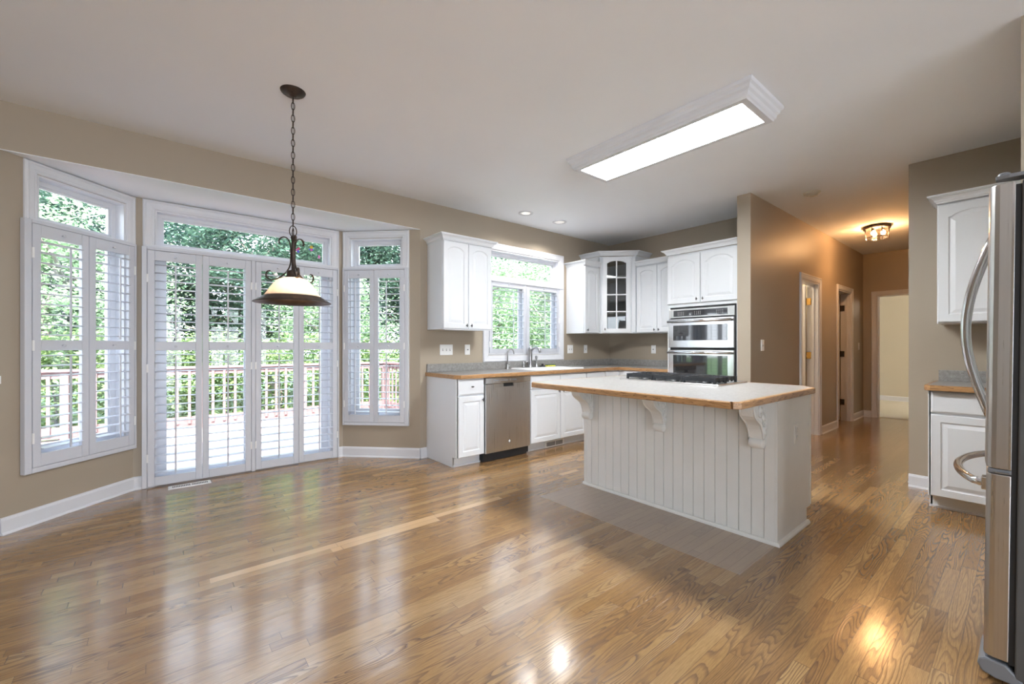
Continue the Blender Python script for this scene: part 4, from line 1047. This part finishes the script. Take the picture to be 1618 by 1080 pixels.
plate('wall_outlet', 'tiny white jack plate on the wall at the left edge of the photo', 'outlet', (-.785,4.139,.985), 0, .03, .05, 'blank')
# floor register by the glass door
t = thing('floor_register', 'white slotted floor vent on the wood floor before the glass doors', 'vent', (.205,4.607,0), 0)
MB().loops([[(-.148+i,-.052+i,z_),(.148-i,-.052+i,z_),(.148-i,.052-i,z_),(-.148+i,.052-i,z_)] for i, z_ in ((0,.0005),(.006,.006),(.022,.006),(.023,.004))], True, True, True).build('frame', M['plate'], t)
m = MB()
for i in range(22):
    if i == 11: continue
    x_ = -.118+i*.0112; m.box(x_,x_+.006,-.027,.027,.0042,.0052)
m.build('slots', M['carcassv'], t)

# ================================================================== hall doors
def door_set(name, x0, x1, z1, loc, rz, T, swing, hm, leaf_len=.66, side='r', leaf=True):
    r = struct(name, loc, rz)
    cp_ = [(a*.92, b_) for a, b_ in CAS]
    MB().sweep([(x0-.068,0),(x0-.068,z1+.068),(x1+.068,z1+.068),(x1+.068,0)], cp_, False, 'xz', -1).build('casing', M['trim'], r)
    m = MB().box(x0+.001,x0+.018,0,T,0.001,z1).box(x1-.018,x1-.001,0,T,0.001,z1).box(x0+.018,x1-.018,0,T,z1-.018,z1-.001)
    m.box(x0+.018,x0+.028,T*.35,T*.35+.03,0.001,z1-.018).box(x1-.028,x1-.018,T*.35,T*.35+.03,.001,z1-.018)
    m.build('jamb', M['trim'], r)
    if leaf:
        xh = x1-.020
        lf = MB().box(xh-.044,xh-.008,T+.006,T+leaf_len,.012,z1-.022).build('door_leaf', M['trim'], r, bevel=.002)
        for z_ in (.30,1.07,1.80):
            MB().box(xh-.012,xh+.0015,T-.050,T+.012,z_-.045,z_+.045).tube([(xh-.008,T+.004,z_-.048),(xh-.008,T+.004,z_+.048)], .007, 8).build('hinge', hm, r)
    return r
door_set('door_2', 6.14, 6.83, 2.04, (0,1.79,0), 0, .13, 1, M['brass'])
door_set('door_3', 7.735, 8.475, 2.04, (0,1.79,0), 0, .13, 1, M['dark'])
r = door_set('door_4', .44, 1.20, 2.04, (9.25,2.05,0), RW, .12, 1, M['brass'], leaf=False)
lf = MB().box(1.165,1.20,.13,.86,.012,2.02).build('door_leaf', M['trim'], r, bevel=.002)
kn = MB().tube([(1.165,.80,.92),(1.115,.80,.92)], .009, 8).ball((1.10,.80,.92), .027).build('door_knob', M['brass'], lf)

# ================================================================== outside
S_(MB().box(-60,70,4.9,90,-1.3,-.62).build('ground', M['grass']))
DZ, DY, DX0, DX1 = -.15, 8.85, -6.0, 3.8
t = thing('deck', 'weathered reddish wooden deck outside the glass doors', 'deck', (0,0,0), 0)
m = MB(); y = 4.95
while y < DY: m.box(DX0,DX1,y,min(y+.138,DY),DZ-.03,DZ); y += .144
m.build('deck_boards', M['deckb'], t)
MB().box(DX0,DX1,DY,DY+.04,DZ-.24,DZ+.002).box(DX1,DX1+.04,4.95,DY+.04,DZ-.24,DZ+.002).build('deck_fascia', M['redwood'], t)
m = MB()
for x in (-5,-2.5,0,2.5,3.7):
    m.box(x-.05,x+.05,DY-.15,DY-.05,-.62,DZ-.03)
m.build('deck_piers', M['redwood'], t)
def railing(label, x0, y0, x1, y1, nposts, end=True):
    L = hypot(x1-x0, y1-y0); a = atan2(y1-y0, x1-x0)
    t = thing('deck_railing', label, 'railing', (x0,y0,DZ), a)
    MB().box(0,L,-.075,.075,.975,1.012).build('cap_rail', M['redwood'], t, bevel=.004)
    MB().box(0,L,-.020,.020,.880,.972).box(0,L,-.020,.020,.030,.190).build('rails', M['redwood'], t)
    for i in range(nposts+1):
        x = L*i/nposts
        if i == nposts and not end: continue
        MB().box(x-.045,x+.045,-.045,.045,0.001,.974).build('post', M['redwood'], t, bevel=.003)
        if i < nposts:
            xn = L*(i+1)/nposts; n = round((xn-x)/.165)
            for j in range(1,n):
                xb = x+(xn-x)*j/n; MB().box(xb-.019,xb+.019,-.044,-.0205,.080,.960).build('baluster', M['redwood'], t)
railing('long reddish wooden deck railing with square balusters facing the hedge', -4.2, DY-.08, 3.70, DY-.08, 5)
railing('short reddish deck railing running back toward the house on the right', 3.72, DY-.20, 3.72, 5.9, 2)
# stair post group
def leaves(name, m_, vol, n, size, clumps, seed, parent=None, flat=.5, spread=.16):
    """vol(rng) -> clump centre; leaves are small folded rhombs"""
    rg = random.Random(seed); C = [vol(rg) for _ in range(clumps)]
    V = []; F = []
    for i in range(n):
        c, r = C[rg.randrange(clumps)]
        x, y, z = c[0]+rg.gauss(0,r), c[1]+rg.gauss(0,r), c[2]+rg.gauss(0,r*.6)
        s_ = size*rg.uniform(.6,1.25); a = rg.uniform(0,2*pi); tl = rg.gauss(0,.55); 
        ux, uy = cos(a), sin(a); uz = -abs(rg.gauss(.25,.3)); vx, vy, vz = -uy*cos(tl), ux*cos(tl), sin(tl)
        k = len(V); w = s_*.33
        V += [(x,y,z),(x+ux*s_*.5+vx*w,y+uy*s_*.5+vy*w,z+uz*s_*.5+vz*w),(x+ux*s_,y+uy*s_,z+uz*s_),(x+ux*s_*.5-vx*w,y+uy*s_*.5-vy*w,z+uz*s_*.5-vz*w)]
        F.append((k,k+1,k+2,k+3))
    me = bpy.data.meshes.new(name); me.from_pydata(V, [], F); me.materials.append(m_)
    ob = bpy.data.objects.new(name, me); COL.objects.link(ob)
    if parent: ob.parent = parent
    return ob
def crown_vol(R, H, z0, fill=.55):
    def f(rg):
        u = rg.uniform(-1,1); a = rg.uniform(0,2*pi); q = rg.uniform(fill,1)
        w = sqrt(1-u*u)
        return ((R*w*cos(a)*q, R*w*sin(a)*q, z0+H/2+H/2*u*q), rg.uniform(.22,.42))
    return f
def trunk_mb(h, r, seed, nb=9, R=2.0):
    rg = random.Random(seed); m = MB()
    pts = [(rg.uniform(-.06,.06)*i, rg.uniform(-.06,.06)*i, h*i/7) for i in range(8)]
    m.tube(pts, [r*(1-.1*i) for i in range(8)], 8)
    for j in range(nb):
        b_ = pts[rg.randint(2,7)]; a = rg.uniform(0,2*pi); ln = rg.uniform(.6,1)*R
        m.tube([b_, (b_[0]+cos(a)*ln*.4, b_[1]+sin(a)*ln*.4, b_[2]+ln*.35), (b_[0]+cos(a)*ln, b_[1]+sin(a)*ln, b_[2]+ln*rg.uniform(.5,.9))], [r*.42,r*.28,r*.10], 6)
    return m
protos = []
for i, (mm, R, H, z0, n, sz, cl) in enumerate((('leaf_a',2.3,5.4,1.4,24000,.115,110),('leaf_b',2.1,6.0,.9,24000,.10,130),('leaf_c',1.7,3.8,.9,20000,.085,90))):
    root = thing('tree', 'x', 'tree', (0,0,-.62), 0)
    leaves('foliage', M[mm], crown_vol(R,H,z0), n, sz, cl, 20+i, root)
    trunk_mb(z0+H*.55, .13, 40+i, 12, R).build('trunk', M['trunk'], root)
    protos.append(root)
used = [False]*3
def tree(k, x, y, sc, rz, label):
    if not used[k]: r = protos[k]; used[k] = True
    else:
        r = protos[k].copy(); COL.objects.link(r)
        for c_ in list(protos[k].children):
            d_ = c_.copy(); COL.objects.link(d_); d_.parent = r
    r.location = (x,y,-.62); r.rotation_euler = (0,0,rz); r.scale = (sc,sc,sc)
    tag(r, label, 'tree', 'trees beyond the deck')
LT = ('mid green broad-leaved tree standing behind the hedge beyond the deck', 'dark bluish green tree in the tree line beyond the deck', 'bright light green small tree standing near the deck')
for k, x, y, sc, rz in ((0,-2.6,14.0,1.0,.3),(1,.0,15.0,.95,1.2),(0,2.4,13.6,1.0,2.4),(1,4.8,15.2,1.05,.2),(0,7.2,13.8,1.02,4.0),(1,9.4,15.4,1.05,3.1),(0,11.8,13.5,1.0,1.9),(1,14.2,14.6,1.1,5.0),(0,17.2,14.6,1.1,.8),
                        (1,-5.2,15.8,1.0,2.2),(1,2.0,18.5,1.25,.9),(0,6.0,19.0,1.3,3.6),(1,10.5,19.5,1.3,2.0),(0,15.5,19.5,1.4,1.1),(1,20.5,18.5,1.4,4.4),(0,24.0,17.0,1.4,.4),(1,-2.4,20.0,1.1,5.2),
                        (2,-1.4,11.3,.95,.5),(2,3.3,11.0,.80,2.0),(2,6.9,9.6,.95,3.3),(2,9.6,9.4,1.05,1.0),(2,12.4,10.4,1.1,4.1)):
    tree(k, x, y, sc, rz, LT[k])
def hedge_vol(x0,x1,y0,y1,h):
    def f(rg): return ((rg.uniform(x0,x1), rg.uniform(y0,y1), rg.uniform(.15,h)), .16)
    return f
for i, (x0,x1,lb) in enumerate(((-6.0,-1.6,'clipped leafy hedge behind the deck railing, seen through the left bay window'),(-1.6,2.2,'clipped leafy hedge behind the deck railing, seen through the glass doors'),(2.2,7.0,'clipped leafy hedge behind the deck corner, seen through the right bay window'))):
    t = thing('hedge', lb, 'hedge', (0,0,-.62), 0, 'hedge behind the deck')
    leaves('foliage', M['leaf_h'], hedge_vol(x0,x1,9.35,10.1,1.98), 15000, .085, 420, 70+i, t)
    m = MB()
    for j in range(6): x_ = x0+(x1-x0)*(j+.5)/6; m.tube([(x_,9.7,0),(x_+.05,9.7,.8),(x_-.05,9.75,1.5)], [.03,.02,.01], 6)
    m.build('stems', M['trunk'], t)
